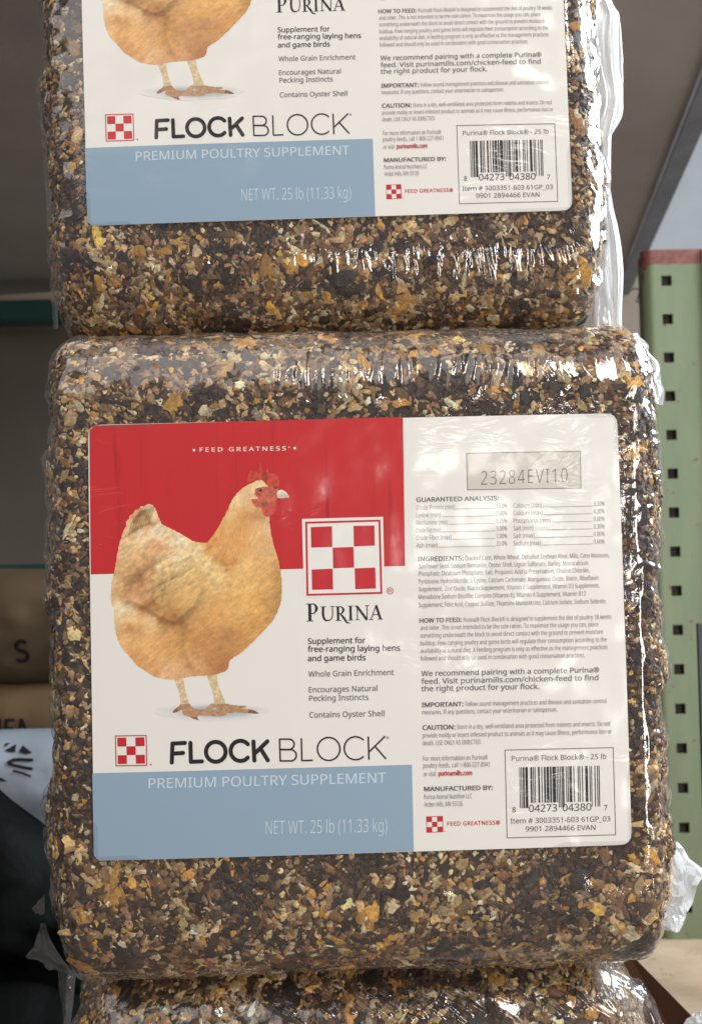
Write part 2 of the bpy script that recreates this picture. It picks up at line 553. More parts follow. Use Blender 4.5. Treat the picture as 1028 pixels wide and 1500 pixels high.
HEN_BODY = [zA(*p) for p in [(112, 372), (124, 352), (122, 334), (140, 316), (142, 300), (162, 290), (168, 276), (190, 268), (198, 254), (218, 252), (240, 240), (268, 252), (285, 285), (300, 325), (320, 350), (370, 375),
            (420, 402), (470, 432), (505, 440), (545, 440), (570, 410), (600, 365), (630, 310), (655, 260), (680, 210), (715, 170),
            (755, 142), (800, 122), (845, 118), (880, 135), (905, 160), (916, 172), (914, 208), (905, 225), (906, 255), (895, 290), (872, 306),
            (868, 325), (874, 370), (885, 430), (902, 490), (916, 540), (926, 580), (932, 640), (933, 690)]] + \
           [zB(*p) for p in [(932, 40), (925, 90), (898, 155), (862, 205), (820, 247), (775, 295), (722, 342), (680, 368), (662, 385), (656, 418),
            (640, 438), (600, 452), (545, 460), (490, 462), (430, 470), (370, 480), (310, 475), (262, 462), (220, 435), (180, 405),
            (140, 360), (105, 320), (82, 280), (68, 230), (62, 180), (61, 130), (63, 108), (50, 98), (45, 60), (46, 10)]] + \
           [zA(*p) for p in [(50, 650), (60, 600), (72, 540), (80, 490), (90, 440), (102, 400)]]
HEN_COMB = [zA(*p) for p in [(757, 130), (756, 100), (768, 68), (777, 62), (786, 76), (800, 68), (810, 72), (818, 34), (825, 32), (832, 66), (846, 82),
            (858, 48), (866, 76), (892, 84), (914, 102), (921, 138), (908, 168), (860, 150), (830, 120), (795, 122)]]
HEN_FACE = [zA(*p) for p in [(795, 165), (815, 152), (845, 150), (880, 150), (912, 168), (914, 210), (905, 232), (908, 258), (895, 290), (870, 306), (845, 302),
            (830, 285), (822, 262), (800, 258), (782, 240), (775, 215), (790, 195)]]
HEN_WATTLE = [zA(*p) for p in [(832, 262), (850, 240), (880, 232), (905, 240), (907, 262), (895, 290), (870, 308), (848, 306), (832, 290)]]
HEN_BEAK = [zA(*p) for p in [(908, 178), (930, 167), (950, 175), (965, 192), (972, 208), (955, 212), (912, 211)]]
HEN_LOBE = [zA(*p) for p in [(752, 195), (770, 186), (795, 195), (808, 212), (790, 216), (765, 212)]]
HEN_LEG1 = [zB(*p) for p in [(374, 470), (418, 468), (432, 530), (448, 585), (468, 622), (500, 634), (560, 636), (620, 642), (644, 650), (642, 664), (600, 670),
            (530, 667), (495, 670), (500, 688), (490, 688), (470, 682), (440, 668), (420, 660), (414, 637), (395, 646), (368, 652), (374, 636), (400, 616), (406, 590), (396, 540)]]
HEN_LEG2 = [zB(*p) for p in [(543, 452), (592, 448), (605, 510), (630, 570), (650, 604), (700, 614), (745, 616), (748, 624), (722, 629), (770, 634), (800, 645), (812, 656), (770, 655),
            (700, 651), (640, 652), (600, 642), (590, 622), (560, 638), (537, 637), (560, 608), (580, 596), (572, 540)]]
HEN_COLOURS = [(zA(*p), c) for p, c in [
    ((230, 268), (238, 212, 160)), ((265, 300), (240, 212, 158)), ((185, 325), (212, 160, 102)), ((150, 340), (226, 186, 128)), ((150, 385), (226, 190, 132)),
    ((210, 285), (196, 144, 92)), ((230, 340), (214, 168, 110)), ((280, 385), (248, 230, 184)), ((200, 410), (240, 214, 156)), ((400, 440), (242, 224, 172)),
    ((490, 490), (238, 214, 150)), ((130, 480), (228, 194, 136)), ((110, 600), (218, 178, 114)), ((135, 640), (192, 146, 88)), ((65, 650), (228, 190, 130)),
    ((200, 540), (222, 178, 116)), ((230, 560), (206, 158, 100)), ((180, 620), (178, 128, 76)), ((280, 465), (222, 170, 112)),
    ((300, 560), (236, 208, 146)), ((420, 590), (230, 198, 126)), ((300, 660), (228, 190, 120)), ((520, 640), (226, 186, 112)), ((600, 610), (240, 208, 136)),
    ((400, 520), (240, 216, 158)), ((540, 560), (234, 206, 138)), ((700, 215), (242, 210, 148)), ((665, 290), (236, 196, 126)), ((650, 350), (230, 180, 106)),
    ((740, 320), (224, 162, 92)), ((600, 430), (224, 164, 90)), ((700, 430), (232, 170, 96)), ((640, 540), (216, 154, 80)), ((560, 470), (218, 160, 86)),
    ((800, 400), (234, 184, 114)), ((860, 480), (226, 184, 120)), ((855, 360), (232, 196, 140)), ((780, 260), (226, 180, 120)), ((800, 300), (206, 150, 92)),
    ((800, 140), (240, 214, 156)), ((760, 165), (234, 196, 134)), ((750, 570), (236, 194, 118)), ((850, 600), (232, 182, 106)), ((915, 600), (200, 152, 84)),
    ((750, 670), (240, 194, 114)), ((150, 690), (210, 158, 104))]] + [(zB(*p), c) for p, c in [
    ((180, 40), (218, 166, 112)), ((300, 40), (220, 180, 108)), ((400, 90), (212, 168, 98)), ((310, 120), (206, 158, 88)), ((240, 100), (176, 120, 66)),
    ((380, 165), (166, 116, 62)), ((320, 155), (172, 120, 66)), ((100, 115), (247, 228, 176)), ((150, 175), (240, 208, 142)), ((250, 190), (241, 202, 136)), ((120, 280), (234, 188, 116)),
    ((155, 210), (206, 150, 88)), ((220, 300), (232, 182, 110)), ((300, 320), (232, 178, 106)), ((250, 420), (226, 170, 104)), ((340, 430), (230, 184, 124)), ((400, 300), (220, 166, 94)),
    ((180, 370), (220, 164, 98)), ((400, 450), (228, 180, 122)), ((500, 200), (214, 160, 90)), ((600, 150), (226, 172, 96)), ((550, 280), (200, 146, 84)), ((650, 280), (194, 140, 80)),
    ((600, 380), (192, 134, 78)), ((480, 420), (218, 164, 104)), ((640, 420), (182, 122, 68)), ((460, 60), (226, 184, 110)), ((450, 240), (196, 146, 80)), ((700, 100), (232, 182, 102)), ((800, 100), (236, 182, 98)),
    ((800, 200), (214, 160, 86)), ((895, 130), (194, 146, 78)), ((720, 300), (204, 148, 84)), ((930, 40), (190, 146, 86))]]

def hen_print(parent):
    step = 0.62
    xs = np.arange(160, 428, step); ys = np.arange(676, 1062, step)
    X, Y = np.meshgrid(xs, ys, indexing='ij'); x = X.ravel(); y = Y.ravel()
    jx = x + 0.6 * vnoise(np.stack([x * 0.45, y * 0.45, x * 0], 1), 3); jy = y + 0.6 * vnoise(np.stack([x * 0.45, y * 0.45, x * 0 + 9], 1), 4)
    body = in_poly(jx, jy, smooth_poly(HEN_BODY)); comb = in_poly(x, y, smooth_poly(HEN_COMB)); beak = in_poly(x, y, smooth_poly(HEN_BEAK))
    leg = in_poly(x, y, smooth_poly(HEN_LEG1)) | in_poly(x, y, smooth_poly(HEN_LEG2))
    face = in_poly(x, y, smooth_poly(HEN_FACE)); wat = in_poly(x, y, smooth_poly(HEN_WATTLE)); lobe = in_poly(x, y, smooth_poly(HEN_LOBE))
    # plumage colour between the sampled patches
    P = np.array([p for p, c in HEN_COLOURS]); C = np.array([c for p, c in HEN_COLOURS], float)
    wx = x + 5 * vnoise(np.stack([x / 9, y / 9, x * 0], 1), 11); wy = y + 5 * vnoise(np.stack([x / 9, y / 9, x * 0 + 4], 1), 12)
    colr = np.zeros((len(x), 3)); ws = np.zeros(len(x))
    for p, c in zip(P, C):
        w = 1.0 / (((wx - p[0]) ** 2 + (wy - p[1]) ** 2 + 14) ** 1.5); colr += w[:, None] * c; ws += w
    colr /= ws[:, None]
    # feather tips: overlapping scallops that run back and down the wing and breast
    rng = np.random.default_rng(4)
    neck = sstep(300, 345, x) * sstep(840, 790, y)
    ang = np.where(neck > 0.5, 1.75, 2.55)
    ca, sa = np.cos(ang), np.sin(ang)
    al = (x * ca + y * sa); ac = (-x * sa + y * ca)
    strand = vnoise(np.stack([al / 9, ac / 1.5, x * 0], 1), 21) + 0.6 * vnoise(np.stack([al / 5, ac / 0.9, x * 0], 1), 22)
    blot = vnoise(np.stack([x / 12, y / 12, x * 0], 1), 23)
    row = 9.0
    aw = al + 3.5 * vnoise(np.stack([x / 14, y / 14, x * 0 + 2], 1), 24); bw = ac + 3.0 * vnoise(np.stack([x / 14, y / 14, x * 0 + 6], 1), 25)
    best = np.full(len(x), 1e9)
    ri = np.floor(aw / row)
    for dr in (-1, 0, 1):
        r_ = ri + dr; off = (r_ % 2) * 0.5
        ci = np.floor(bw / row - off)
        for dc in (-1, 0, 1):
            d = np.hypot(aw - (r_ + 0.5) * row, bw - (ci + dc + 0.5 + off) * row) ; best = np.minimum(best, d)
    scal = sstep(2.5, 6.0, best)
    wing = sstep(0, 1, np.clip((880 - y) / 60, 0, 1)) * sstep(345, 300, x) + 0.35
    flake = vnoise(np.stack([al / 9, ac / 4.6, x * 0], 1), 26) + 0.5 * vnoise(np.stack([al / 4.2, ac / 2.4, x * 0], 1), 27)
    k = 1 + 0.032 * strand + 0.02 * blot + (0.026 + 0.060 * np.clip(wing, 0, 1)) * flake * (1 - 0.6 * neck) - 0.05 * (scal - 0.4) * np.clip(wing, 0, 1) * (1 - 0.9 * neck)
    def line(pts, w, side, n=40):
        """Fall-off from a feather edge; side > 0 keeps it below the edge only."""
        pts = smooth_open(pts); best = np.full(len(x), 1e9); sg = np.zeros(len(x))
        for a_, b_ in zip(pts[:-1], pts[1:]):
            d_ = b_ - a_; t_ = np.clip(((x - a_[0]) * d_[0] + (y - a_[1]) * d_[1]) / (d_ @ d_ + 1e-9), 0, 1)
            ex_, ey_ = x - a_[0] - t_ * d_[0], y - a_[1] - t_ * d_[1]; dd = np.hypot(ex_, ey_)
            m_ = dd < best; best[m_] = dd[m_]; sg[m_] = (d_[0] * ey_ - d_[1] * ex_)[m_]
        g_ = np.exp(-(best / w) ** 2)
        return np.where(sg * side >= 0, g_, g_ * np.exp(-(best / (0.25 * w)) ** 2))
    edge = [zB(128, 72), zB(200, 92), zB(290, 148), zB(383, 180), zB(415, 140), zB(480, 98), zB(505, 40)]
    k -= 0.17 * line(edge, 7.0, 1)
    k += 0.06 * line(edge, 6.0, -1)
    k -= 0.11 * line([zA(132, 700), zA(180, 635), zA(250, 570), zA(330, 520)], 7.0, -1)
    k -= 0.10 * line([zA(112, 420), zA(170, 385), zA(230, 352), zA(300, 345)], 3.5, -1)
    k -= 0.07 * line([zA(540, 445), zA(560, 500), zA(620, 560), zA(720, 550)], 6.0, -1)
    k -= 0.08 * line([zB(480, 100), zB(440, 200), zB(420, 300), zB(470, 420)], 9.0, 1)
    for q_ in range(26):                                        # the long dark-edged feathers of tail and wing
        f_ = q_ / 25.0
        if q_ < 8: pl = [zA(140 + 14 * q_, 395 - 8 * q_), zA(152 + 15 * q_, 340 - 7 * q_), zA(190 + 11 * q_, 285 - 4 * q_)]; am = 0.19
        else: pl = [zA(300 + rng.uniform(-10, 170), 520 + (q_ - 8) * 9), zA(250 + rng.uniform(-20, 120), 590 + (q_ - 8) * 9), zA(215 + rng.uniform(-20, 110), 650 + (q_ - 8) * 9)]; am = 0.07
        k -= am * line(pl, 2.6, 1)
    crumb = vnoise(np.stack([x / 2.4, y / 2.4, x * 0], 1), 31)
    k += 0.035 * crumb
    colr = colr * k[:, None] * np.array([1.0, 0.985, 1.05])
    # bare skin: comb, face, wattle, beak, eye
    sk = 1 + 0.10 * vnoise(np.stack([x / 2.2, y / 2.2, x * 0], 1), 41) + 0.08 * vnoise(np.stack([x / 5, y / 5, x * 0], 1), 42)
    def put(mask, c, kk=sk): colr[mask] = np.array(c, float) * kk[mask][:, None]
    put(comb, (196, 72, 54))
    put(comb & (np.abs(x - 388) < 3.2) & (y > 688), (160, 62, 50))
    put(face & body & ~in_poly(x, y, smooth_poly([zA(*p) for p in [(760, 150), (790, 125), (830, 118), (850, 135), (868, 150), (835, 152), (800, 160)]])), (196, 98, 80))
    put(wat, (204, 84, 70))
    put((np.hypot((x - zA(845, 245)[0]) / 5.5, (y - zA(845, 245)[1]) / 4.5) < 1) & body, (160, 92, 70))
    put(lobe, (236, 188, 150))
    ex, ey = zA(820, 171)
    put((np.hypot((x - ex) / 5.2, (y - ey) / 4.2) < 1), (176, 96, 74)); put(np.hypot(x - ex, (y - ey) * 1.1) < 2.6, (66, 40, 36)); put(np.hypot(x - ex - 0.3, y - ey) < 1.5, (24, 18, 18))
    put(np.hypot(x - ex + 0.9, y - ey + 0.9) < 0.6, (180, 160, 150))
    nx, ny = zA(898, 158); put(np.hypot((x - nx) / 3.2, (y - ny) / 1.8) < 1, (128, 60, 52))
    bk = 1 - 0.16 * sstep(0, 9, y - zA(0, 172)[1]) + 0.05 * crumb
    put(beak, (238, 226, 200), bk)
    lk = 1 + 0.10 * vnoise(np.stack([x / 1.6, y / 1.1, x * 0], 1), 51) + 0.08 * vnoise(np.stack([x / 4, y / 4, x * 0], 1), 52)
    put(leg & ~body, (216, 192, 154), lk)
    foot = leg & (y > 860 + 605 / 3.545); put(foot, (184, 142, 106), lk)
    claw = leg & ((x > 150 + 760 / 3.545) | (x < 150 + 395 / 3.545) & (y > 860 + 620 / 3.545) | (y > 860 + 675 / 3.545)); put(claw, (140, 96, 74), lk)
    shade = np.hypot((x - zB(565, 640)[0]) / 86, (y - zB(565, 645)[1]) / 13.5) + 0.12 * vnoise(np.stack([x / 18, y / 6, x * 0], 1), 61)
    sh = 1 - sstep(0.25, 1.0, shade)
    any_ = body | comb | beak | leg
    low = ~any_ & (sh > 0.01)
    paper = np.array(WHITE, float)
    colr[low] = paper * (1 - sh[low][:, None]) + np.array((176, 182, 188)) * sh[low][:, None]
    keep = (any_ | low).reshape(X.shape)
    cell = keep[:-1, :-1] & keep[1:, :-1] & keep[1:, 1:] & keep[:-1, 1:]
    f = grid_faces(len(xs), len(ys))[cell.ravel()]
    used = np.unique(f); remap = np.full(len(x), -1); remap[used] = np.arange(len(used))
    v = on_label(L(x[used], y[used]), 2.2)
    f = remap[f]
    a, b, c = v[f[:, 0]], v[f[:, 1]], v[f[:, 2]]
    flip = np.cross(b - a, c - a)[:, 1] > 0
    f[flip] = f[flip][:, ::-1]
    return make_mesh('hen_picture', v, f, M_HEN, parent, False, colors=lin(np.clip(colr[used], 0, 255)))

def checker(P, c, m_red, layer):
    """Three by three checkerboard inside the quad c (red corners and centre)."""
    c = np.asarray(c, float)
    for i in range(3):
        for j in range(3):
            if (i + j) % 2 == 0:
                q = []
                for a, b in ((i, j), (i + 1, j), (i + 1, j + 1), (i, j + 1)):
                    u, w = a / 3, b / 3
                    q.append((c[0] * (1 - u) + c[1] * u) * (1 - w) + (c[3] * (1 - u) + c[2] * u) * w)
                P.quad(q, m_red, layer)

def label_sheet(parent):
    """The white sticker: rounded corners, a few tenths of a millimetre thick."""
    r = 0.0038; hx, hz = LW, LH
    n = 40
    pts = []
    for cx_, cz_, a0 in ((hx - r, hz - r, 0), (-hx + r, hz - r, 90), (-hx + r, -hz + r, 180), (hx - r, -hz + r, 270)):
        for a in np.radians(np.linspace(a0, a0 + 90, 9)): pts.append((cx_ + r * math.cos(a), cz_ + r * math.sin(a)))
    rim = np.array(pts)
    nu, nv = 81, 67
    gx, gz = np.meshgrid(np.linspace(-1, 1, nu), np.linspace(-1, 1, nv), indexing='ij')
    # square grid pulled to the rounded outline
    gx, gz = gx * hx, gz * hz
    ax, az = np.abs(gx), np.abs(gz)
    qx, qz = np.maximum(ax - (hx - r), 0), np.maximum(az - (hz - r), 0)
    m = np.maximum(qx, qz); l = np.hypot(qx, qz); k = np.where(l > 0, m / np.maximum(l, 1e-12), 1)
    gx = np.sign(gx) * (np.minimum(ax, hx - r) + qx * k); gz = np.sign(gz) * (np.minimum(az, hz - r) + qz * k)
    xz = np.stack([gx.ravel(), gz.ravel()], 1)
    top = on_label(xz, 0); bot = top + [0, 0.0003, 0]
    f = grid_faces(nu, nv)
    f2 = f[:, ::-1] + len(top)
    idx = np.arange(nu * nv).reshape(nu, nv)
    loop = np.concatenate([idx[:, 0], idx[-1, 1:], idx[-2::-1, -1], idx[0, -2:0:-1]])
    lp2 = np.roll(loop, -1)
    side = np.stack([loop, loop + len(top), lp2 + len(top), lp2], 1)
    return make_mesh('label', np.concatenate([top, bot]), np.concatenate([f, f2, side]), M_LABEL, parent, False)

def upc_bars(d):
    Lc = ['0001101', '0011001', '0010011', '0111101', '0100011', '0110001', '0101111', '0111011', '0110111', '0001011']
    s = '101' + ''.join(Lc[int(c)] for c in d[:6]) + '01010' + ''.join(''.join('1' if k == '0' else '0' for k in Lc[int(c)]) for c in d[6:]) + '101'
    return s

def round_quad(P, corners, m, layer, radii):
    """Panel whose listed corners are rounded (radius in layout units)."""
    c = np.asarray(corners, float); poly = []
    for k in range(4):
        p, a, b = c[k], c[k - 1], c[(k + 1) % 4]
        r = radii[k]
        if r == 0: poly.append(p); continue
        u, w = (a - p) / np.linalg.norm(a - p), (b - p) / np.linalg.norm(b - p)
        o = p + (u + w) * r
        for t in np.linspace(0, math.pi / 2, 8): poly.append(o - w * r * math.cos(t) - u * r * math.sin(t))
    poly = np.array(poly)
    # strips between the outline and a fine inner grid keep the panel on the bowed sheet
    nu = int(np.linalg.norm(c[1] - c[0]) / 8) + 2; nv = int(np.linalg.norm(c[3] - c[0]) / 8) + 2
    u = np.linspace(0, 1, nu)[:, None, None]; w = np.linspace(0, 1, nv)[None, :, None]
    g = ((c[0] * (1 - u) + c[1] * u) * (1 - w) + (c[3] * (1 - u) + c[2] * u) * w)
    for k, (iu, iv) in enumerate(((0, 0), (nu - 1, 0), (nu - 1, nv - 1), (0, nv - 1))):
        r = radii[k]
        if r:
            p, a, b = c[k], c[k - 1], c[(k + 1) % 4]
            uu, ww = (a - p) / np.linalg.norm(a - p), (b - p) / np.linalg.norm(b - p)
            g[iu, iv] = p + (uu + ww) * r * 0.2929
    P.add(g.reshape(-1, 2), grid_faces(nu, nv), m, layer)

def print_label(label):
    out = []
    P = Print()
    round_quad(P, [(130.6, 623), (590, 610.8), (593, 829), (133, 841.5)], M_RED_WOOD, 1, (12, 0, 0, 0)); out.append(P.build('red_panel', label))
    P = Print()
    round_quad(P, [(135.3, 1133), (603, 1120), (606, 1247.5), (137.4, 1262)], M_BLUE, 1, (0, 0, 0, 12)); out.append(P.build('blue_panel', label))
    out.append(hen_print(label))
    # checkerboard emblem
    P = Print()
    P.quad([z4(75, 122), z4(791, 103), z4(806, 800), z4(93, 816)], M_PWHITE, 2)
    P.frame([z4(103, 147), z4(768, 128), z4(785, 786), z4(114, 803)], 3.0, M_RED, 2.6)
    for q in ([(152, 195), (340, 187), (343, 370), (156, 376)], [(530, 183), (715, 180), (718, 358), (533, 366)], [(345, 376), (530, 370), (535, 553), (350, 560)],
              [(160, 570), (346, 562), (350, 745), (164, 750)], [(540, 560), (722, 552), (728, 738), (545, 744)]):
        P.quad([z4(*p) for p in q], M_RED, 2.6)
    P.ring(z4(853, 758), 4.6, 4.6, 0.9, M_RED, 2.6)
    P.text('R', z4(838, 0)[0], z4(0, 772)[1], z4(868, 0)[0], z4(0, 771)[1], 4.6, M_RED, 2.6, 0.01)
    out.append(P.build('checkerboard_emblem', label))
    P = Print()
    o = [z8(100, 77), z8(196, 75), z8(198, 168), z8(102, 170)]
    P.frame(o, 1.5, M_RED, 2)
    checker(P, [z8(107, 84), z8(189, 82), z8(191, 161), z8(109, 163)], M_RED, 2)
    P.disc(np.array(z8(208, 164)), 1.3, M_RED, 2, 10)
    out.append(P.build('small_emblem', label))
    # brand lettering
    P = Print()
    S = 1 / 6.047
    def rb(pts, w): P.ribbon([z4(*p) for p in pts], np.asarray(w, float) * S, M_BLACK, 2)
    def cv(pts, w, n=18):
        pts = np.asarray(pts, float); t = np.linspace(0, len(pts) - 1, n)
        q = np.concatenate([[2 * pts[0] - pts[1]], pts, [2 * pts[-1] - pts[-2]]])
        o_ = []
        for tt in t:
            i = min(int(tt), len(pts) - 2); s_ = tt - i; a, b, c, d = q[i:i + 4]
            o_.append(0.5 * (2 * b + (c - a) * s_ + (2 * a - 5 * b + 4 * c - d) * s_ ** 2 + (3 * b - a - 3 * c + d) * s_ ** 3))
        rb(o_, np.interp(t, np.arange(len(pts)), w))
    rb([(143, 872), (146, 1028)], [27, 27]); rb([(115, 1027), (176, 1025)], [7, 7]); rb([(113, 876), (150, 874)], [7, 7])
    cv([(145, 875), (182, 877), (204, 912), (184, 954), (150, 960)], [6, 12, 27, 10, 6])
    cv([(262, 898), (262, 975), (280, 1015), (310, 1020), (335, 1005), (345, 970), (344, 896)], [21, 21, 18, 10, 9, 9, 9], 30)
    rb([(238, 900), (290, 898)], [6, 6]); rb([(324, 898), (364, 896)], [6, 6])
    rb([(392, 897), (395, 1020)], [21, 21]); rb([(370, 1021), (420, 1020)], [6, 6]); rb([(370, 899), (398, 898)], [6, 6])
    cv([(394, 899), (425, 901), (441, 928), (424, 956), (398, 960)], [6, 10, 22, 10, 6])
    cv([(412, 958), (448, 1003), (472, 1036), (506, 1045)], [12, 21, 15, 3])
    rb([(503, 893), (506, 1017)], [21, 21]); rb([(480, 894), (527, 892)], [6, 6]); rb([(482, 1018), (530, 1016)], [6, 6])
    rb([(562, 892), (565, 1012)], [8, 8]); rb([(558, 892), (650, 1016)], [21, 21]); rb([(650, 888), (650, 1014)], [8, 8])
    rb([(538, 893), (568, 892)], [6, 6]); rb([(546, 1015), (584, 1013)], [6, 6]); rb([(632, 890), (668, 888)], [6, 6])
    rb([(731, 885), (684, 1012)], [8, 8]); rb([(729, 885), (769, 1008)], [21, 21]); rb([(700, 970), (752, 968)], [7, 7])
    rb([(666, 1013), (706, 1012)], [6, 6]); rb([(745, 1010), (792, 1008)], [6, 6])
    out.append(P.build('brand_name', label))
    # product name
    P = Print(); W1, W2 = 6.1, 2.3
    def st(pts, w, r): P.ribbon([z6(*p) for p in pts], w, M_BLACK, 2, r)
    st([(66, 83), (63, 162)], W1, True); st([(66, 83), (118, 80)], W1, True); st([(66, 125), (110, 122)], W1, True)
    st([(141, 80), (143, 159)], W1, True); st([(143, 159), (189, 157)], W1, True)
    P.ring(z6(247, 117), 41 / 2.8556, 41.5 / 2.8556, W1, M_BLACK, 2)
    P.ring(z6(350, 113), 41 / 2.8556, 42 / 2.8556, W1, M_BLACK, 2, 42, 318, True)
    st([(404, 74), (408, 153)], W1, True); st([(462, 73), (414, 120)], W1, True); st([(434, 104), (464, 152)], W1, True)
    st([(513, 62), (516, 157)], W2, False)
    def bowl(x0, y0, x1, y1, w):
        a = np.linspace(-90, 90, 20); r = (y1 - y0) / 2
        pts = [(514, y0)] + [(x1 - r + r * math.cos(math.radians(t)), (y0 + y1) / 2 + r * math.sin(math.radians(t))) for t in a] + [(515, y1)]
        st(pts, w, False)
    bowl(513, 64, 574, 107, W2); bowl(513, 108, 583, 155, W2)
    st([(604, 60), (606, 154)], W2, False); st([(605, 154), (652, 152)], W2, False)
    P.ring(z6(718, 105), 47 / 2.8556, 48 / 2.8556, W2, M_BLACK, 2)
    P.ring(z6(830, 102), 47 / 2.8556, 48 / 2.8556, W2, M_BLACK, 2, 44, 316)
    st([(883, 53), (886, 150)], W2, False); st([(953, 52), (888, 116)], W2, False); st([(911, 94), (957, 147)], W2, False)
    P.ring(z6(963, 58), 1.5, 1.5, 0.7, M_DGREY, 2)
    out.append(P.build('product_name', label))
    # lettering on the coloured panels
    P = Print()
    P.text('FEED GREATNESS', *z5(370, 132), *z5(640, 128), 6.0, M_PWHITE, 2, 0.012, 1.35)
    P.disc(np.array(z5(352, 127)), 2.0, M_PWHITE, 2, 12); P.disc(np.array(z5(668, 121)), 2.0, M_PWHITE, 2, 12); P.disc(np.array(z5(650, 118)), 0.9, M_PWHITE, 2, 8)
    out.append(P.build('slogan_text', label))
    P = Print()
    P.text('PREMIUM POULTRY SUPPLEMENT', *z8(202, 236), *z8(915, 218), 14.6, M_PALE, 2, 0.004)
    P.text('NET WT. 25 lb (11.33 kg)', *z8(554, 374), *z8(919, 367), 19.5, M_PALE, 2, -0.008)
    out.append(P.build('weight_text', label))
    P = Print()
    for s, x0, y0, x1, y1 in (('Supplement for', 709, 735, 889, 732), ('free-ranging laying hens', 709, 760, 997, 756), ('and game birds', 709, 789, 889, 786)):
        P.text(s, *z5(x0, y0), *z5(x1, y1), 8.2, M_BLACK, 2, 0.017)
    for s, x0, y0, x1, y1 in (('Whole Grain Enrichment', 711, 838, 978, 832), ('Encourages Natural', 712, 887, 926, 882), ('Pecking Instincts', 713, 914, 898, 910), ('Contains Oyster Shell', 714, 966, 948, 961)):
        P.text(s, *z5(x0, y0), *z5(x1, y1), 8.0, M_GREY, 2, 0.012)
    out.append(P.build('benefit_text', label))
    # right-hand column
    P = Print()
    P.quad([zR(277, 172), zR(731, 163), zR(733, 312), zR(281, 319)], M_STAMPBG, 1.4)
    P.frame([zR(277, 172), zR(731, 163), zR(733, 312), zR(281, 319)], 1.0, M_STAMP, 2)
    P.text('23284EVI10', *zR(336, 299), *zR(678, 287), 20.5, M_STAMP, 2, -0.010, 1.15)
    out.append(P.build('date_stamp', label))
    P = Print(); bx = 0.018
    def small(s, x0, y0, x1, z, m=M_LGREY, cap=6.6, b=0.0): P.text(s, *z(x0, y0), *z(x1, y0 - (x1 - x0) * 0.021), cap, m, 2, b)
    small('GUARANTEED ANALYSIS:', 80, 366, 405, zR, M_DGREY, 6.4, bx)
    names = ['Crude Protein (min)', 'Lysine (min)', 'Methionine (min)', 'Crude Fat (min)', 'Crude Fiber (max)', 'Ash (max)']
    names2 = ['Calcium (min)', 'Calcium (max)', 'Phosphorus (min)', 'Salt (min)', 'Salt (max)', 'Sodium (max)']
    wl = [232, 176, 204, 176, 218, 163]; wr = [575, 578, 610, 542, 546, 572]
    va = ['13.0%', '0.40%', '0.25%', '3.00%', '7.00%', '20.0%']; vb = ['3.30%', '4.30%', '0.60%', '0.30%', '0.80%', '0.60%']
    for i in range(6):
        y = 397 + i * 30
        small(names[i], 80, y, wl[i], zR, M_LGREY); small(va[i], 396, y - 7, 438, zR, M_LGREY)
        small(names2[i], 464, y - 8, wr[i], zR, M_LGREY); small(vb[i], 782, y - 15, 825, zR, M_LGREY)
        for xa, xb in ((wl[i] + 4, 392), (wr[i] + 4, 778)):
            ya, yb = y - (xa - 80) * 0.021, y - (xb - 80) * 0.021
            P.ribbon([zR(xa, ya), zR(xb, yb)], 0.55, M_GREY, 2)
    small('INGREDIENTS:', 86, 601, 265, zR, M_DGREY, 6.6, bx)
    small('Cracked Corn, Whole Wheat, Dehulled Soybean Meal, Milo, Cane Molasses,', 273, 597, 845, zR)
    for s, y, x1 in (('Sunflower Seed, Sodium Bentonite, Oyster Shell, Lignin Sulfonate, Barley, Monocalcium', 630, 760),
                     ('Phosphate, Dicalcium Phosphate, Salt, Propionic Acid (a Preservative), Choline Chloride,', 659, 765),
                     ('Pyridoxine Hydrochloride, L-Lysine, Calcium Carbonate, Manganous Oxide, Biotin, Riboflavin', 690, 800),
                     ('Supplement, Zinc Oxide, Niacin Supplement, Vitamin E Supplement, Vitamin D3 Supplement,', 720, 804),
                     ('Menadione Sodium Bisulfite Complex (Vitamin K), Vitamin A Supplement, Vitamin B12', 751, 750),
                     ('Supplement, Folic Acid, Copper Sulfate, Thiamine Mononitrate, Calcium Iodate, Sodium Selenite.', 783, 832)):
        small(s, 89, y, x1, zR)
    small('HOW TO FEED:', 93, 87, 258, z7, M_DGREY, 6.4, bx)
    small('Purina\u00ae Flock Block\u00ae is designed to supplement the diet of poultry 18 weeks', 267, 84, 853, z7)
    for s, y, x1 in (('and older. This is not intended to be the sole ration. To maximize the usage you can, place', 116, 800),
                     ('something underneath the block to avoid direct contact with the ground to prevent moisture', 146, 818),
                     ('buildup. Free-ranging poultry and game birds will regulate their consumption according to the', 177, 833),
                     ('availability of natural diet. A feeding program is only as effective as the management practices', 207, 836),
                     ('followed and should only be used in combination with good conservation practices.', 237, 746)):
        small(s, 96, y, x1, z7)
    for s, y, x1 in (('We recommend pairing with a complete Purina\u00ae', 298, 803), ('feed. Visit purinamills.com/chicken-feed to find', 329, 800), ('the right product for your flock.', 358, 566)):
        small(s, 100, y, x1, z7, M_GREY, 7.6, 0.010)
    small('IMPORTANT:', 102, 421, 265, z7, M_DGREY, 6.6, bx)
    small('Follow sound management practices and disease and sanitation control', 274, 417, 832, z7)
    small('measures. If any questions, contact your veterinarian or salesperson.', 103, 450, 637, z7)
    small('CAUTION:', 105, 511, 233, z7, M_DGREY, 6.6, bx)
    small('Store in a dry, well-ventilated area protected from rodents and insects. Do not', 240, 508, 848, z7)
    small('provide moldy or insect-infested product to animals as it may cause illness, performance loss or', 105, 542, 853, z7)
    small('death. USE ONLY AS DIRECTED.', 105, 572, 338, z7)
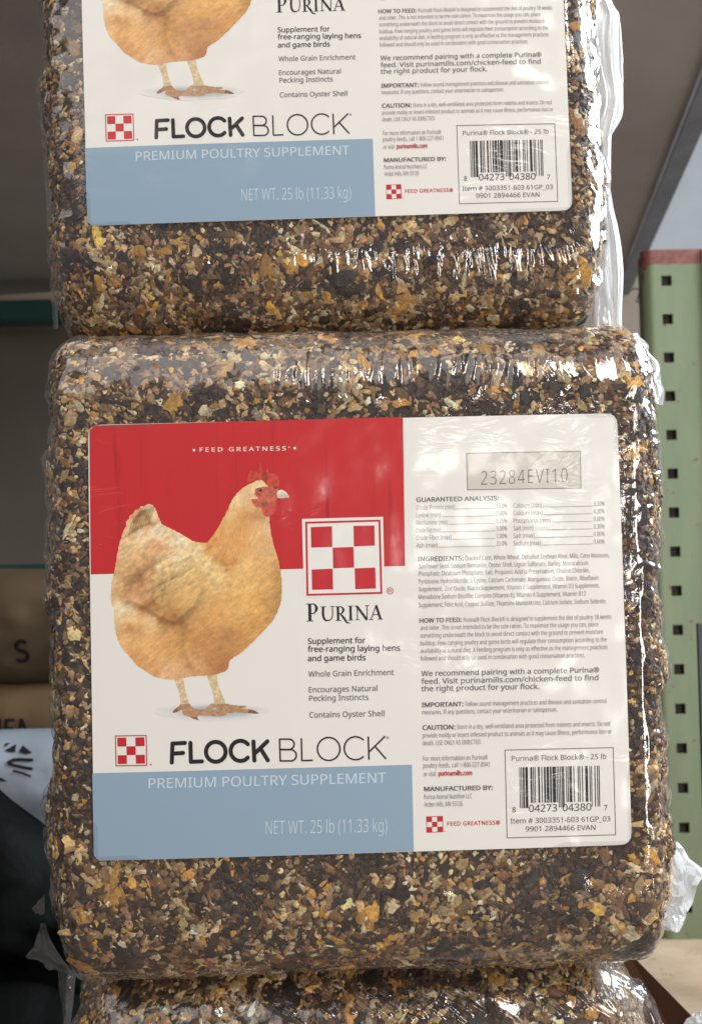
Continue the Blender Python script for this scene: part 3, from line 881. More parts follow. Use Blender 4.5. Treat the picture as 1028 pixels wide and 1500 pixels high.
    small('For more information on Purina\u00ae', 107, 634, 362, z7, cap=7); small('poultry feeds, call 1-800-227-8941', 107, 662, 370, z7, cap=7); small('or visit', 109, 695, 158, z7, cap=7)
    small('purinamills.com', 168, 693, 300, z7, M_RED, 6.8, 0.02)
    small('MANUFACTURED BY:', 111, 754, 382, z7, M_DGREY, 6.4, bx)
    small('Purina Animal Nutrition LLC', 111, 786, 300, z7, cap=7); small('Arden Hills, MN 55126', 112, 816, 263, z7, cap=7)
    out.append(P.build('fine_print', label))
    P = Print()
    P.frame([z7(119, 855), z7(185, 853), z7(187, 917), z7(120, 920)], 0.9, M_RED, 2)
    checker(P, [z7(121, 857), z7(183, 855), z7(185, 915), z7(122, 918)], M_RED, 2)
    P.text('FEED GREATNESS\u00ae', *z7(203, 892), *z7(411, 887), 5.9, M_RED, 2, 0.02, 1.1)
    P.disc(np.array(z7(194, 914)), 0.8, M_RED, 2, 8)
    out.append(P.build('maker_emblem', label))
    P = Print()
    P.frame([z7(429, 590), z7(861, 581), z7(872, 931), z7(438, 942)], 1.1, M_DGREY, 2)
    small('Purina\u00ae Flock Block\u00ae - 25 lb', 457, 635, 832, z7, M_DGREY, 7.4, 0.002)
    bars = upc_bars('804273043807'); k = 0
    while k < 95:
        if bars[k] == '1':
            e = k
            while e < 95 and bars[e] == '1': e += 1
            guard = k < 10 or k > 84 or 45 <= k <= 50
            xa, xb = 487 + k * 3.35, 487 + e * 3.35
            dy = lambda x: -(x - 487) * 0.02
            yb = 822 if guard else 802
            P.quad([z7(xa, 660 + dy(xa)), z7(xb, 660 + dy(xb)), z7(xb + 3, yb + dy(xb)), z7(xa + 3, yb + dy(xa))], M_BLACK if (k * 7 % 5) else M_DGREY, 2, 2, 8); k = e
        else: k += 1
    for s, x0, y0, x1 in (('8', 460, 838, 473), ('04273', 526, 837, 637), ('04380', 659, 834, 773), ('7', 824, 831, 837)):
        small(s, x0, y0, x1, z7, M_BLACK, 10.5 if len(s) > 1 else 7.5, 0.0)
    small('Item # 3003351-603 61GP_03', 453, 883, 849, z7, M_DGREY, 7.4, 0.0); small('9901 2894466 EVAN', 513, 915, 790, z7, M_DGREY, 7.4, 0.0)
    out.append(P.build('barcode_box', label))
    return out

# ------------------------------------------------------------------ feed blocks
HX, DEP = 0.1172, 0.200
class Shape:
    def __init__(self, zb, zt, seed, rx=0.020, ry=0.030, rzt=0.034, rzb=0.034, hx=HX, x0=0.0):
        self.zb, self.zt, self.seed, self.hx, self.x0 = zb, zt, seed, hx, x0
        self.rx, self.ry, self.rzt, self.rzb = rx, ry, rzt, rzb
    def surf(self, q):
        """Point on a plain box -> point and normal on the soft-edged block."""
        lo = np.array([-self.hx + self.rx, self.ry, self.zb + self.rzb]); hi = np.array([self.hx - self.rx, DEP - self.ry, self.zt - self.rzt])
        inn = np.clip(q, lo, hi)
        rz = np.where(q[:, 2] > 0, self.rzt, self.rzb)
        r = np.stack([np.full(len(q), self.rx), np.full(len(q), self.ry), rz], 1)
        u = (q - inn) / r
        u = np.sign(u) * np.abs(u) ** 1.1
        u /= np.linalg.norm(u, axis=1)[:, None] + 1e-12
        p = inn + r * u
        n = u / r; n /= np.linalg.norm(n, axis=1)[:, None] + 1e-12
        return p + [self.x0, 0.0017, 0], n
    def free(self, p):
        """0 behind the label, 1 well clear of it."""
        d = np.maximum(np.abs(p[:, 0]) - LW, np.abs(p[:, 2]) - LH)
        return np.where(p[:, 1] < 0.02, sstep(-0.002, 0.018, d), 1.0)
    def lump(self, p):
        s = self.seed
        a = 0.0010 * vnoise(p / 0.016, s) + 0.0006 * vnoise(p / 0.007, s + 1)
        side = sstep(self.hx - 0.012, self.hx, np.abs(p[:, 0] - self.x0))
        a = a * (1 + 1.4 * side)
        return a * self.free(p)
    def at(self, q, off=0.0):
        p, n = self.surf(q)
        return p + n * (self.lump(p) + off)[:, None], n

def box_grid(sh, gx, gy, gz):
    """The six faces of the block's box as welded grids (front at y = 0)."""
    V = []; F = []; off = 0
    hx = sh.hx
    def face(a, b, fn, flip):
        nonlocal off
        A, B = np.meshgrid(a, b, indexing='ij'); v = fn(A.ravel(), B.ravel()); f = grid_faces(len(a), len(b), off)
        V.append(v); F.append(f[:, ::-1] if flip else f); off += len(v)
    c = lambda x, k: np.full_like(x, k)
    face(gx, gz, lambda x, z: np.stack([x, c(x, 0.0), z], 1), False)
    face(gx, gz, lambda x, z: np.stack([x, c(x, DEP), z], 1), True)
    face(gy, gz, lambda y, z: np.stack([c(y, hx), y, z], 1), False)
    face(gy, gz, lambda y, z: np.stack([c(y, -hx), y, z], 1), True)
    face(gx, gy, lambda x, y: np.stack([x, y, c(x, sh.zt)], 1), False)
    face(gx, gy, lambda x, y: np.stack([x, y, c(x, sh.zb)], 1), True)
    V = np.concatenate(V); F = np.concatenate(F)
    key = np.round(V * 1e6).astype(np.int64)
    _, first, inv = np.unique(key, axis=0, return_index=True, return_inverse=True)
    return V[first], inv.ravel()[F]

def ico(sub):
    t = (1 + 5 ** 0.5) / 2
    v = np.array([(-1, t, 0), (1, t, 0), (-1, -t, 0), (1, -t, 0), (0, -1, t), (0, 1, t), (0, -1, -t), (0, 1, -t), (t, 0, -1), (t, 0, 1), (-t, 0, -1), (-t, 0, 1)], float)
    f = [(0, 11, 5), (0, 5, 1), (0, 1, 7), (0, 7, 10), (0, 10, 11), (1, 5, 9), (5, 11, 4), (11, 10, 2), (10, 7, 6), (7, 1, 8), (3, 9, 4), (3, 4, 2), (3, 2, 6), (3, 6, 8), (3, 8, 9), (4, 9, 5), (2, 4, 11), (6, 2, 10), (8, 6, 7), (9, 8, 1)]
    v = list(v / np.linalg.norm(v[0]))
    for _ in range(sub):
        c = {}; nf = []
        def mid(a, b):
            k = (min(a, b), max(a, b))
            if k not in c:
                m = v[a] + v[b]; v.append(m / np.linalg.norm(m)); c[k] = len(v) - 1
            return c[k]
        for a, b, d in f:
            x, y, z = mid(a, b), mid(b, d), mid(d, a); nf += [(a, x, z), (b, y, x), (d, z, y), (x, y, z)]
        f = nf
    return np.array(v), np.array(f)
ICO0, ICO1 = ico(0), ico(1)

PALETTE = [  # colour, share, size factor
    ((76, 54, 41), 0.21, 1.0), ((44, 33, 28), 0.08, 1.5), ((118, 84, 54), 0.19, 1.0), ((146, 109, 68), 0.15, 1.0), ((174, 140, 98), 0.12, 1.05),
    ((210, 178, 128), 0.11, 1.05), ((232, 212, 172), 0.07, 1.0), ((216, 160, 76), 0.04, 1.5), ((152, 110, 68), 0.04, 1.25), ((164, 132, 110), 0.04, 0.8)]

def build_grains(sh, n, seed, zone, parent):
    """Cracked corn, hulls and seeds pressed into the face: real pieces, far too many to count."""
    rng = np.random.default_rng(seed)
    dep = 0.075
    wx, wz = 2 * sh.hx, sh.zt - sh.zb
    areas = np.array([wx * wz, wx * dep, wx * dep, dep * wz, dep * wz])
    Q = []
    tot = 0
    while tot < n:
        m = n
        k = rng.choice(5, m, p=areas / areas.sum()); a, b = rng.random(m), rng.random(m)
        q = np.empty((m, 3))
        fx = (a * 2 - 1) * sh.hx; fz = sh.zb + b * wz; fy = b * dep
        q[:, 0] = np.where(k < 3, fx, np.where(k == 3, sh.hx, -sh.hx))
        q[:, 1] = np.where(k == 0, 0, np.where(k < 3, fy, a * dep))
        q[:, 2] = np.where(k == 1, sh.zt, np.where(k == 2, sh.zb, fz))
        p, nn = sh.surf(q)
        ok = zone(p) & ~((np.abs(p[:, 0]) < LW - 0.003) & (np.abs(p[:, 2]) < LH - 0.003) & (p[:, 1] < 0.02))
        Q.append(q[ok]); tot += ok.sum()
    q = np.concatenate(Q)[:n]
    p0, nn = sh.surf(q)
    size = np.exp(rng.normal(math.log(0.00100), 0.46, n)); big = rng.random(n) < 0.05; size[big] *= 1.9
    size = np.clip(size, 0.00040, 0.0030)
    pal = np.array([c for c, s, f in PALETTE], float); sharev = np.array([s for c, s, f in PALETTE]); sf = np.array([f for c, s, f in PALETTE])
    pi = rng.choice(len(PALETTE), n, p=sharev / sharev.sum())
    patch = vnoise(p0 / 0.015, seed + 7) + 0.5 * vnoise(p0 / 0.006, seed + 8)     # damp dark clumps of molasses
    size *= np.exp(0.30 * vnoise(p0 / 0.020, seed + 9))
    pale = (patch > 0.40) & (rng.random(n) < 0.45); pi[pale] = rng.choice([4, 5, 6, 7], pale.sum(), p=[0.32, 0.37, 0.27, 0.04])
    dark = (patch < -0.42) & (rng.random(n) < 0.70); pi[dark] = rng.choice([0, 1, 2], dark.sum(), p=[0.5, 0.3, 0.2])
    colr = pal[pi] * np.exp(rng.normal(0, 0.13, n))[:, None] * (1 + rng.normal(0, 0.015, (n, 3)))
    size *= sf[pi]
    near = (np.maximum(np.abs(p0[:, 0]) - LW, np.abs(p0[:, 2]) - LH) < 0.0035) & (p0[:, 1] < 0.02)
    flank = np.abs(nn[:, 0]) > 0.45; size[flank] = np.minimum(size[flank], 0.0014)
    size[near] = np.minimum(size[near], 0.0011)
    order = np.argsort(size)
    out_v, out_f, out_c = [], [], []; off = 0
    for (bv, bf), sel in ((ICO0, size < 0.0008), (ICO1, size >= 0.0008)):
        i = np.nonzero(sel)[0]; m = len(i)
        if not m: continue
        el = np.stack([rng.uniform(0.95, 1.55, m), rng.uniform(0.7, 1.05, m), rng.uniform(0.32, 0.60, m)], 1)
        hull = rng.random(m) < 0.20; el[hull] *= [1.5, 0.62, 0.7]                  # hull slivers
        w = bv[None] * el[:, None]
        w = w * (1 + rng.normal(0, 0.17, (m, len(bv), 1)))
        w *= size[i][:, None, None]
        # frame: mostly flat against the face
        nz = nn[i] + rng.normal(0, 0.30, (m, 3)); nz /= np.linalg.norm(nz, axis=1)[:, None]
        t = np.cross(nz, rng.normal(0, 1, (m, 3))); t /= np.linalg.norm(t, axis=1)[:, None]
        bb = np.cross(nz, t)
        w = w[:, :, 0:1] * t[:, None] + w[:, :, 1:2] * bb[:, None] + w[:, :, 2:3] * nz[:, None]
        depth = -size[i] * el[:, 2] * rng.uniform(0.35, 1.25, m)
        # the tight wrap presses every piece down to about the same level
        hh = np.einsum('mvk,mk->mv', w, nn[i]) + depth[:, None]
        cap = rng.uniform(0.00005, 0.00055, m)[:, None]
        press = np.where(hh > cap, (cap - hh) * 0.82, 0)
        ctr = p0[i] + nn[i] * (sh.lump(p0[i]) + depth)[:, None]
        v = ctr[:, None] + w + nn[i][:, None] * press[:, :, None]
        out_v.append(v.reshape(-1, 3))
        out_f.append((bf[None] + (np.arange(m) * len(bv))[:, None, None] + off).reshape(-1, 3))
        out_c.append(np.repeat(colr[i], len(bv), 0)); off += m * len(bv)
    o = make_mesh('grain', np.concatenate(out_v), np.concatenate(out_f), M_GRAIN, parent, False, colors=lin(np.clip(np.concatenate(out_c), 0, 255)))
    return o

def px_of(p, Rb, tb):
    c = p @ Rb.T + tb
    return CX + FPX * c[:, 0] / c[:, 1], CY - FPX * c[:, 2] / c[:, 1]

def graded(lo, hi, fine, coarse, f0, f1):
    """Coordinates that are fine between f0 and f1 and coarse elsewhere."""
    out = [lo]
    while out[-1] < hi - 1e-9:
        x = out[-1]; s = fine if f0 - 1e-9 <= x <= f1 else coarse
        out.append(min(hi, x + s))
    if len(out) > 2 and out[-1] - out[-2] < 0.3 * fine: out.pop(-2)
    return np.array(out)

def build_film(sh, Rb, tb, ridges, seed, parent, zf, hole=True):
    gx = np.linspace(-sh.hx, sh.hx, 800)
    gz = graded(sh.zb, sh.zt, 0.00042, 0.003, *zf)
    gy = np.concatenate([np.arange(0, 0.04, 0.0007), np.linspace(0.04, DEP, 30)])
    q, f = box_grid(sh, gx, gy, gz)
    p, n = sh.surf(q)
    fr = sh.free(p)
    h = sh.lump(p) * (1 - 0.55 * (n[:, 1] < -0.5)) + 0.0011 + fr * (0.00018 * vnoise(p / 0.0075, seed) + 0.00003 * vnoise(p / 0.0025, seed + 1))
    # pulled-tight vertical gathers on the shoulders
    sh_w = fr * sstep(0.05, 0.3, np.abs(n[:, 2])) * sstep(0.95, 0.7, np.abs(n[:, 2]))
    h += sh_w * 0.00005 * vnoise(np.stack([p[:, 0] / 0.0018, p[:, 1] / 0.03, p[:, 2] / 0.02], 1), seed + 3)
    curved = fr * sstep(0.0, 0.05, 1 - np.abs(n[:, 1]))          # looser wrap round the shoulders and flanks
    curved = curved * np.where(np.abs(p[:, 0]) > 0.0985, 3.4, 0.10 + 1.5 * sstep(-0.025, -0.05, p[:, 0]))
    h += curved * (0.00042 * vnoise(p / 0.0085, seed + 5) + 0.00016 * vnoise(p / 0.0040, seed + 6))
    px, py = px_of(p, Rb, tb)
    front = (n[:, 1] < 0.35)
    add = np.zeros(len(p))
    for (pts, w, hh) in ridges:
        pts = np.asarray(pts, float)
        lo, hi = pts.min(0) - 4 * w, pts.max(0) + 4 * w
        s = np.nonzero((px > lo[0]) & (px < hi[0]) & (py > lo[1]) & (py < hi[1]) & front)[0]
        if not len(s): continue
        X, Y = px[s], py[s]; best = np.zeros(len(s)); L_ = len(pts) - 1
        for i in range(L_):
            a, b = pts[i], pts[i + 1]; d = b - a; l2 = d @ d + 1e-9
            t = np.clip(((X - a[0]) * d[0] + (Y - a[1]) * d[1]) / l2, 0, 1)
            dist = np.hypot(X - a[0] - t * d[0], Y - a[1] - t * d[1])
            g = (i + t) / L_; tap = np.clip(np.minimum(g, 1 - g) * 5 + 0.15, 0, 1)
            best = np.maximum(best, np.exp(-(dist / w) ** 2) * tap)
        add[s] = np.maximum(add[s], best * hh)
    h += add * np.clip(fr + 0.0, 0, 1)
    v = p + n * h[:, None]
    if hole:
        inside = (np.abs(p[:, 0]) < LW - 0.0012) & (np.abs(p[:, 2]) < LH - 0.0012) & (p[:, 1] < 0.02)
        f = f[~inside[f].all(1)]
        used = np.unique(f); rm = np.full(len(v), -1); rm[used] = np.arange(len(used)); v = v[used]; f = rm[f]
    return make_mesh('plastic_wrap', v, f, M_FILM, parent, True)

def core_mesh(sh, parent):
    q, f = box_grid(sh, np.linspace(-sh.hx, sh.hx, 120), np.linspace(0, DEP, 60), np.linspace(sh.zb, sh.zt, 130))
    v, n = sh.at(q, -0.0004)
    return make_mesh('pressed_core', v, f, M_CORE, parent, True)

def flap(name, rows, mat, parent, inv, seed, amp=0.0018, n_t=26, n_s=110, folds=5.0, smooth=True):
    """A loose sheet of wrap: rows = [(left point, right point)] down its length, ruffled in depth."""
    rows = [(np.asarray(a, float), np.asarray(b, float)) for a, b in rows]
    A = np.array([a for a, b in rows]); B = np.array([b for a, b in rows])
    u = np.linspace(0, len(rows) - 1, n_s); k = np.arange(len(rows))
    A = np.stack([np.interp(u, k, A[:, i]) for i in range(3)], 1); B = np.stack([np.interp(u, k, B[:, i]) for i in range(3)], 1)
    t = np.linspace(0, 1, n_t)
    P = A[:, None] * (1 - t[None, :, None]) + B[:, None] * t[None, :, None]
    s = np.linspace(0, 1, n_s)[:, None] + 0 * t[None]
    tt = t[None] + 0 * s
    q = np.stack([s * 7, tt * 1.5, s * 0], -1).reshape(-1, 3)
    ph = 3 * vnoise(q, seed).reshape(s.shape)
    ruff = np.sin(tt * folds * 2 * math.pi + ph) * 0.6 + 0.7 * vnoise(np.stack([s * 9, tt * 4, s * 0], -1).reshape(-1, 3), seed + 1).reshape(s.shape)
    P[..., 1] += amp * ruff * (0.35 + 0.65 * tt)
    P[..., 0] += 0.35 * amp * vnoise(np.stack([s * 8, tt * 2, s * 0 + 3], -1).reshape(-1, 3), seed + 2).reshape(s.shape) * tt
    v = P.reshape(-1, 3)
    v = np.array([inv(p) for p in v])
    return make_mesh(name, v, grid_faces(n_s, n_t), mat, parent, smooth)

rnd = random.Random(7)
def streaks(x0, x1, n, ytop, ylen, w, h, lean=0.0, clump=None):
    """Short upright gathers in the wrap between x0 and x1."""
    out = []
    for _ in range(n):
        x = rnd.uniform(x0, x1) if clump is None else x0 + (x1 - x0) * rnd.random() ** clump
        l = ylen * rnd.uniform(0.45, 1.25); y = ytop(x) + rnd.uniform(-8, 8)
        s = (lean + rnd.uniform(-0.18, 0.18)) * l
        m = rnd.uniform(-2, 2)
        out.append(([(x + s, y), (x + s * 0.5 + m, y + l * 0.5), (x, y + l)], w * rnd.uniform(0.75, 1.35), h * rnd.uniform(0.6, 1.2)))
    return out

def block_world(Rl, tl):
    return cw(tl), RC @ Rl

GROUP = 'wrapped feed blocks in the stack'
def make_block(Rl, tl, sh, seed, n_grain, zone, ridges, zf, label_txt, label_parts):
    loc, rot = block_world(Rl, tl)
    root = empty('feed_block', loc, rot)
    tag(root, label_txt, 'feed block', GROUP)
    inv = lambda p: Rl.T @ (np.asarray(p) - tl)                # camera-axis point -> block
    core_mesh(sh, root)
    build_grains(sh, n_grain, seed, zone, root)
    build_film(sh, Rl, tl, ridges, seed + 40, root, zf)
    if label_parts is None:
        lab = label_sheet(root); parts = print_label(lab)
        label_parts = [lab] + parts
    else:
        lab = label_parts[0].copy(); col.objects.link(lab); lab.parent = root
        for s in label_parts[1:]:
            c = s.copy(); col.objects.link(c); c.parent = lab
    return root, inv, label_parts

def cpt(px, py, d): return np.array([(px - CX) / FPX * d, d, (CY - py) / FPX * d])

# middle block
r_mid = streaks(385, 800, 42, lambda x: 528 + 8 * math.sin(x / 60), 48, 3.9, 0.00044, 0.06)
r_mid += streaks(440, 780, 10, lambda x: 508, 72, 3.4, 0.00038, 0.06)
r_mid += streaks(790, 890, 8, lambda x: 540, 30, 3.6, 0.00040, -0.8)
r_mid += [([(905, 668), (925, 648), (950, 636), (962, 640)], 4.3, 0.00072), ([(960, 640), (948, 655), (934, 668), (938, 684), (950, 692)], 3.8, 0.00065),
          ([(912, 712), (930, 706), (948, 698), (962, 690)], 3.2, 0.00050), ([(958, 690), (952, 704), (965, 708)], 3.5, 0.00058),
          ([(912, 742), (915, 728), (932, 722), (948, 728), (952, 738)], 4.3, 0.00072), ([(925, 762), (936, 750), (950, 742), (954, 758), (948, 778)], 3.8, 0.00065),
          ([(922, 815), (936, 812)], 2.9, 0.00043), ([(918, 850), (930, 836), (944, 826), (950, 830), (944, 840)], 3.8, 0.00065), ([(915, 858), (928, 852)], 2.9, 0.00043),
          ([(915, 585), (922, 568), (934, 556), (942, 546)], 3.5, 0.00058), ([(920, 598), (930, 590), (926, 604)], 3.2, 0.00050), ([(935, 560), (940, 572)], 3.2, 0.00050),
          ([(955, 1068), (962, 1086), (966, 1100)], 3.8, 0.00065), ([(962, 905), (968, 930)], 3.2, 0.00050)]
r_mid += streaks(80, 950, 40, lambda x: 1355, 18, 1.8, 0.0003)
r_mid += streaks(66, 120, 20, lambda x: rnd.uniform(540, 1350), 24, 2.2, 0.0005, 0.2)
sh_mid = Shape(-0.1300, 0.1160, 11, rx=0.014, ry=0.029, rzt=0.029, rzb=0.034, x0=-0.0004)
mid, inv_mid, LABEL = make_block(R_MID, T_MID, sh_mid, 3, 40000, lambda p: p[:, 1] < 0.075, r_mid, (-0.131, 0.124),
    'middle shrink-wrapped grain block of the stack with its complete red, white and blue hen label', None)

# upper block
r_up = streaks(370, 640, 34, lambda x: 346 + 8 * math.sin(x / 40), 52, 3.8, 0.00044, 0.0, 0.6)
r_up += streaks(540, 800, 46, lambda x: 340 + 8 * math.sin(x / 35), 64, 3.8, 0.00052, -0.1)
r_up += streaks(780, 862, 15, lambda x: 312 + (x - 780) * 0.1, 66, 4.2, 0.00056, -0.45)
r_up += streaks(90, 360, 10, lambda x: 356, 30, 3.0, 0.00024)
for y in range(10, 300, 24):
    r_up.append(([(842 + rnd.uniform(-4, 4), y + 8), (852, y + rnd.uniform(-4, 2)), (862 + rnd.uniform(-3, 3), y + rnd.uniform(4, 10)), (868, y + 14)], 2.6, 0.0004))
sh_up = Shape(-0.1240, 0.1230, 29, rx=0.018, ry=0.030, rzt=0.034, rzb=0.036, x0=-0.0015)
up, inv_up, _ = make_block(R_UP, T_UP, sh_up, 17, 21000, lambda p: (p[:, 1] < 0.075) & (p[:, 2] < 0.03), r_up, (-0.125, 0.03),
    'topmost grain block, cut off by the top edge, lower half of its hen label showing', LABEL)

# bottom block
R_LOW, T_LOW = rotvec((-2.3, -0.9, 0.8)), np.array([0.0055, 0.4100, -0.3010])
sh_low = Shape(-0.1215, 0.1265, 47, rx=0.030, ry=0.040, rzt=0.040, rzb=0.034, hx=0.1165)
r_low = streaks(330, 860, 26, lambda x: 1446, 16, 2.6, 0.0007, -2.2) + streaks(420, 900, 30, lambda x: 1472, 22, 2.8, 0.0008, -1.6)
r_low += streaks(860, 950, 16, lambda x: 1450, 30, 3.2, 0.0010, -0.8)
low, inv_low, _ = make_block(R_LOW, T_LOW, sh_low, 23, 16000, lambda p: (p[:, 1] < 0.075) & (p[:, 2] > 0.055), r_low, (0.06, 0.124),
    'lowest grain block, only its glossy wrapped top edge visible under the middle one', LABEL)

# loose wrap on the blocks
flap('wrap_fin', [(cpt(*a, 0.462), cpt(*b, 0.466)) for a, b in [((862, -60), (884, -60)), ((864, 0), (892, 0)), ((868, 25), (903, 25)), ((872, 85), (914, 85)), ((873, 130), (912, 140)),
     ((874, 170), (907, 172)), ((874, 200), (897, 200)), ((874, 280), (895, 280)), ((873, 330), (903, 330)), ((872, 400), (909, 400)), ((870, 486), (913, 486))]],
     M_FLAP, up, inv_up, 5, 0.0030, 34, 160, 2.6)
flap('wrap_seam', [(cpt(*a, 0.470), cpt(*b, 0.474)) for a, b in [((78, -40), (62, -40)), ((76, 60), (66, 60)), ((76, 150), (68, 150)), ((74, 235), (64, 240)), ((80, 330), (70, 335)), ((86, 480), (80, 482))]],
     M_THIN, up, inv_up, 15, 0.0008, 10, 120, 1.0)
flap('wrap_fold', [(cpt(*a, 0.420), cpt(*b, 0.432)) for a, b in [((902, 500), (932, 487)), ((908, 512), (944, 496)), ((916, 526), (954, 510)), ((926, 540), (962, 526)), ((938, 556), (970, 548)), ((952, 572), (972, 568)), ((960, 592), (970, 592))]],
     M_FLAP, mid, inv_mid, 7, 0.0030, 12, 24, 1.3)
flap('wrap_tail', [(cpt(*a, 0.452), cpt(*b, 0.470)) for a, b in [((968, 1225), (978, 1228)), ((968, 1245), (998, 1242)), ((969, 1275), (1018, 1266)), ((968, 1305), (1024, 1290)), ((966, 1335), (1024, 1332)), ((962, 1358), (1004, 1350)), ((960, 1364), (982, 1362))]],
     M_FLAP, mid, inv_mid, 8, 0.0075, 9, 12, 1.4, False)
flap('wrap_tail', [(cpt(*a, 0.440), cpt(*b, 0.450)) for a, b in [((66, 1310), (60, 1316)), ((66, 1320), (48, 1330)), ((66, 1338), (58, 1342))]], M_THIN, mid, inv_mid, 9, 0.0010, 8, 16, 1.0)
flap('wrap_tail', [(cpt(*a, 0.435), cpt(*b, 0.455)) for a, b in [((66, 1352), (62, 1352)), ((74, 1375), (52, 1386)), ((86, 1396), (42, 1400)), ((100, 1412), (66, 1414)), ((112, 1424), (84, 1424)), ((108, 1470), (86, 1440)), ((100, 1520), (92, 1480))]],
     M_THIN, mid, inv_mid, 10, 0.0022, 14, 50, 1.0)
flap('wrap_seam', [(cpt(*a, 0.418), cpt(*b, 0.422)) for a, b in [((112, 1420), (100, 1424)), ((110, 1446), (96, 1450)), ((106, 1480), (94, 1484)), ((102, 1530), (90, 1530))]], M_THIN, low, inv_low, 12, 0.0014, 10, 50, 1.4)
flap('wrap_fold', [(cpt(*a, 0.424), cpt(*b, 0.432)) for a, b in [((850, 1408), (862, 1402)), ((866, 1424), (900, 1414)), ((874, 1448), (934, 1438)), ((880, 1476), (958, 1470)), ((884, 1510), (974, 1506)), ((886, 1550), (980, 1550))]],
     M_THIN, low, inv_low, 13, 0.0040, 34, 60, 2.4)

# ------------------------------------------------------------------ the shelving around the stack
YAW = math.radians(-9.7)
RY_ = np.array([[math.cos(YAW), -math.sin(YAW), 0], [math.sin(YAW), math.cos(YAW), 0], [0, 0, 1]])
def hit_z(px, py, z):
    d = RC @ np.array([(px - CX) / FPX, 1, (CY - py) / FPX]); return CAM + d * ((z - CAM[2]) / d[2])

m_under = mat_noise('grey_shelf_board', (176, 168, 163), (194, 188, 183), 5, 0.8, 0.2, 0.0004, 90)
m_beam = mat_noise('dark_steel', (128, 130, 138), (150, 153, 160), 18, 0.5, 0.4, 0.0003, 120, 0.2, (1, 1, 1))
m_teal = mat_noise('teal_paint', (40, 78, 72), (50, 90, 82), 10, 0.5, 0.4)
m_panel = mat_noise('dark_hardboard', (116, 105, 94), (132, 120, 108), 3, 0.85, 0.2, 0.0003, 60)
m_wall = mat_noise('white_wall', (176, 183, 189), (196, 202, 206), 4, 0.8, 0.2, 0.0004, 40)
m_floor = mat_noise('concrete', (98, 92, 86), (120, 114, 106), 3, 0.85, 0.2)

ZU = CAM[2] + 0.385
# right lower edge of the shelf: two points of the steel edge seen from the camera
e0, e1 = hit_z(1034, 163, ZU), hit_z(914, 438, ZU)
dirv = (e1 - e0); dirv[2] = 0; dl = np.linalg.norm(dirv); dirv /= dl
side = np.array([-dirv[1], dirv[0], 0])                       # to the left of the edge
Rsh = np.stack([-side, dirv, [0, 0, 1]], 1)                    # local x right, y back
shelf_root = empty('upper_shelf', e0)
tag(shelf_root, 'grey board shelf overhead at upper right with a dark steel edge', 'shelf')
loc_e0 = np.zeros(3)
b = Builder(); b.box((-1.30, -0.58, 0.006), (-0.0165, dl * 0.70, 0.028), Rsh); b.build('board', m_under, shelf_root)
b = Builder()
b.box((0.0, -0.6, 0.0), (0.003, dl + 0.02, 0.058), Rsh); b.box((-0.016, -0.6, -0.003), (0.003, dl + 0.02, -0.0002), Rsh)
b.build('steel_edge', m_beam, shelf_root)

# dark panel at the back, teal rails, far white wall, floor
P0 = cw((0, 1.62, 0))
b = Builder(); b.box((-1.5, 0, -1.2), (0.445, 0.02, 0.62), None, P0); o = b.build('back_panel', m_panel); tag(o, 'dark brown hardboard back of the rack behind the stack', 'panel')
def rail(y0, y1, depth, x1, txt):
    a, c = at(-200, (y0 + y1) / 2, depth), at(x1, (y0 + y1) / 2 - 2, depth)
    hgt = (y1 - y0) / FPX * depth / 2
    b = Builder(); b.box((a[0], -0.02, -hgt), (c[0], 0.02, hgt), None, (0, a[1], (a[2] + c[2]) / 2), 0.003)
    o = b.build('rack_rail', m_teal); tag(o, txt, 'rail', 'teal rails across the rack'); return o
rail(443, 474, 1.52, 420, 'dark teal rail across the rack beside the upper block')
rail(826, 838, 1.52, 420, 'dark teal rail showing just above the kraft sacks')
b = Builder(); b.box((-3, 0, -1.2), (3.5, 0.05, 2.4), None, cw((0, 2.5, 0))); o = b.build('wall', m_wall); tag(o, kind='structure')
ZF = cw(T_LOW)[2] - 0.1245
b = Builder(); b.box((-3, -1.6, ZF - 0.05), (3.5, 2.4, ZF)); o = b.build('floor', m_floor); tag(o, kind='structure')

# green perforated upright
def green_paint():
    t = NT('green_paint')
    v = t.coords()
    n = t.noise(22, 4, 0.6, t.coords((1, 1, 0.25)))
    c = t.ramp(n, [(0.3, rgba((110, 124, 98))), (0.7, rgba((130, 142, 108)))])
    r = t.ramp(t.noise(75, 4, 0.7, v), [(0.635, (0, 0, 0, 1)), (0.67, (1, 1, 1, 1))])
    c = t.mixc(r, c, rgba((126, 78, 50)))
    sep = t.n('SeparateXYZ'); t.l(v, sep.inputs[0])
    edge = t.math('ADD', sep.outputs['Z'], t.math('MULTIPLY', t.noise(70, 4, 0.7, v), 0.004))
    w = t.math('GREATER_THAN', edge, -0.0105)
    red = t.ramp(t.noise(160, 3, 0.6, v), [(0.35, rgba((112, 66, 60))), (0.7, rgba((146, 92, 84)))])
    c = t.mixc(w, c, red)
    p = t.principled(c, 0.45, 0.4, normal=t.bump(n, 0.3, 0.0006))
    return t.done(p.outputs[0])
m_green = green_paint()
m_dark = mat_noise('dark_inside', (62, 56, 53), (84, 76, 72), 20, 0.9, 0.1)
DG = 0.92
top = at(955, 366, DG); pxm = DG / FPX
post = empty('perforated_upright', top)
tag(post, 'worn green steel upright with a row of square holes at right', 'upright')
pitch, hs = 56.6 * pxm, 15.0 * pxm
hx0 = (974 - 955) * pxm; Wp = 0.066; Hp = (1362 - 366) * pxm
b = Builder(); th = 0.0022
first = (412 - 366) * pxm
xs = [0, hx0 - hs / 2, hx0 + hs / 2, Wp]
zs = [0.0]
for k in range(17):
    z = -(first + k * pitch); zs += [z + hs / 2, z - hs / 2]
zs.append(-Hp)
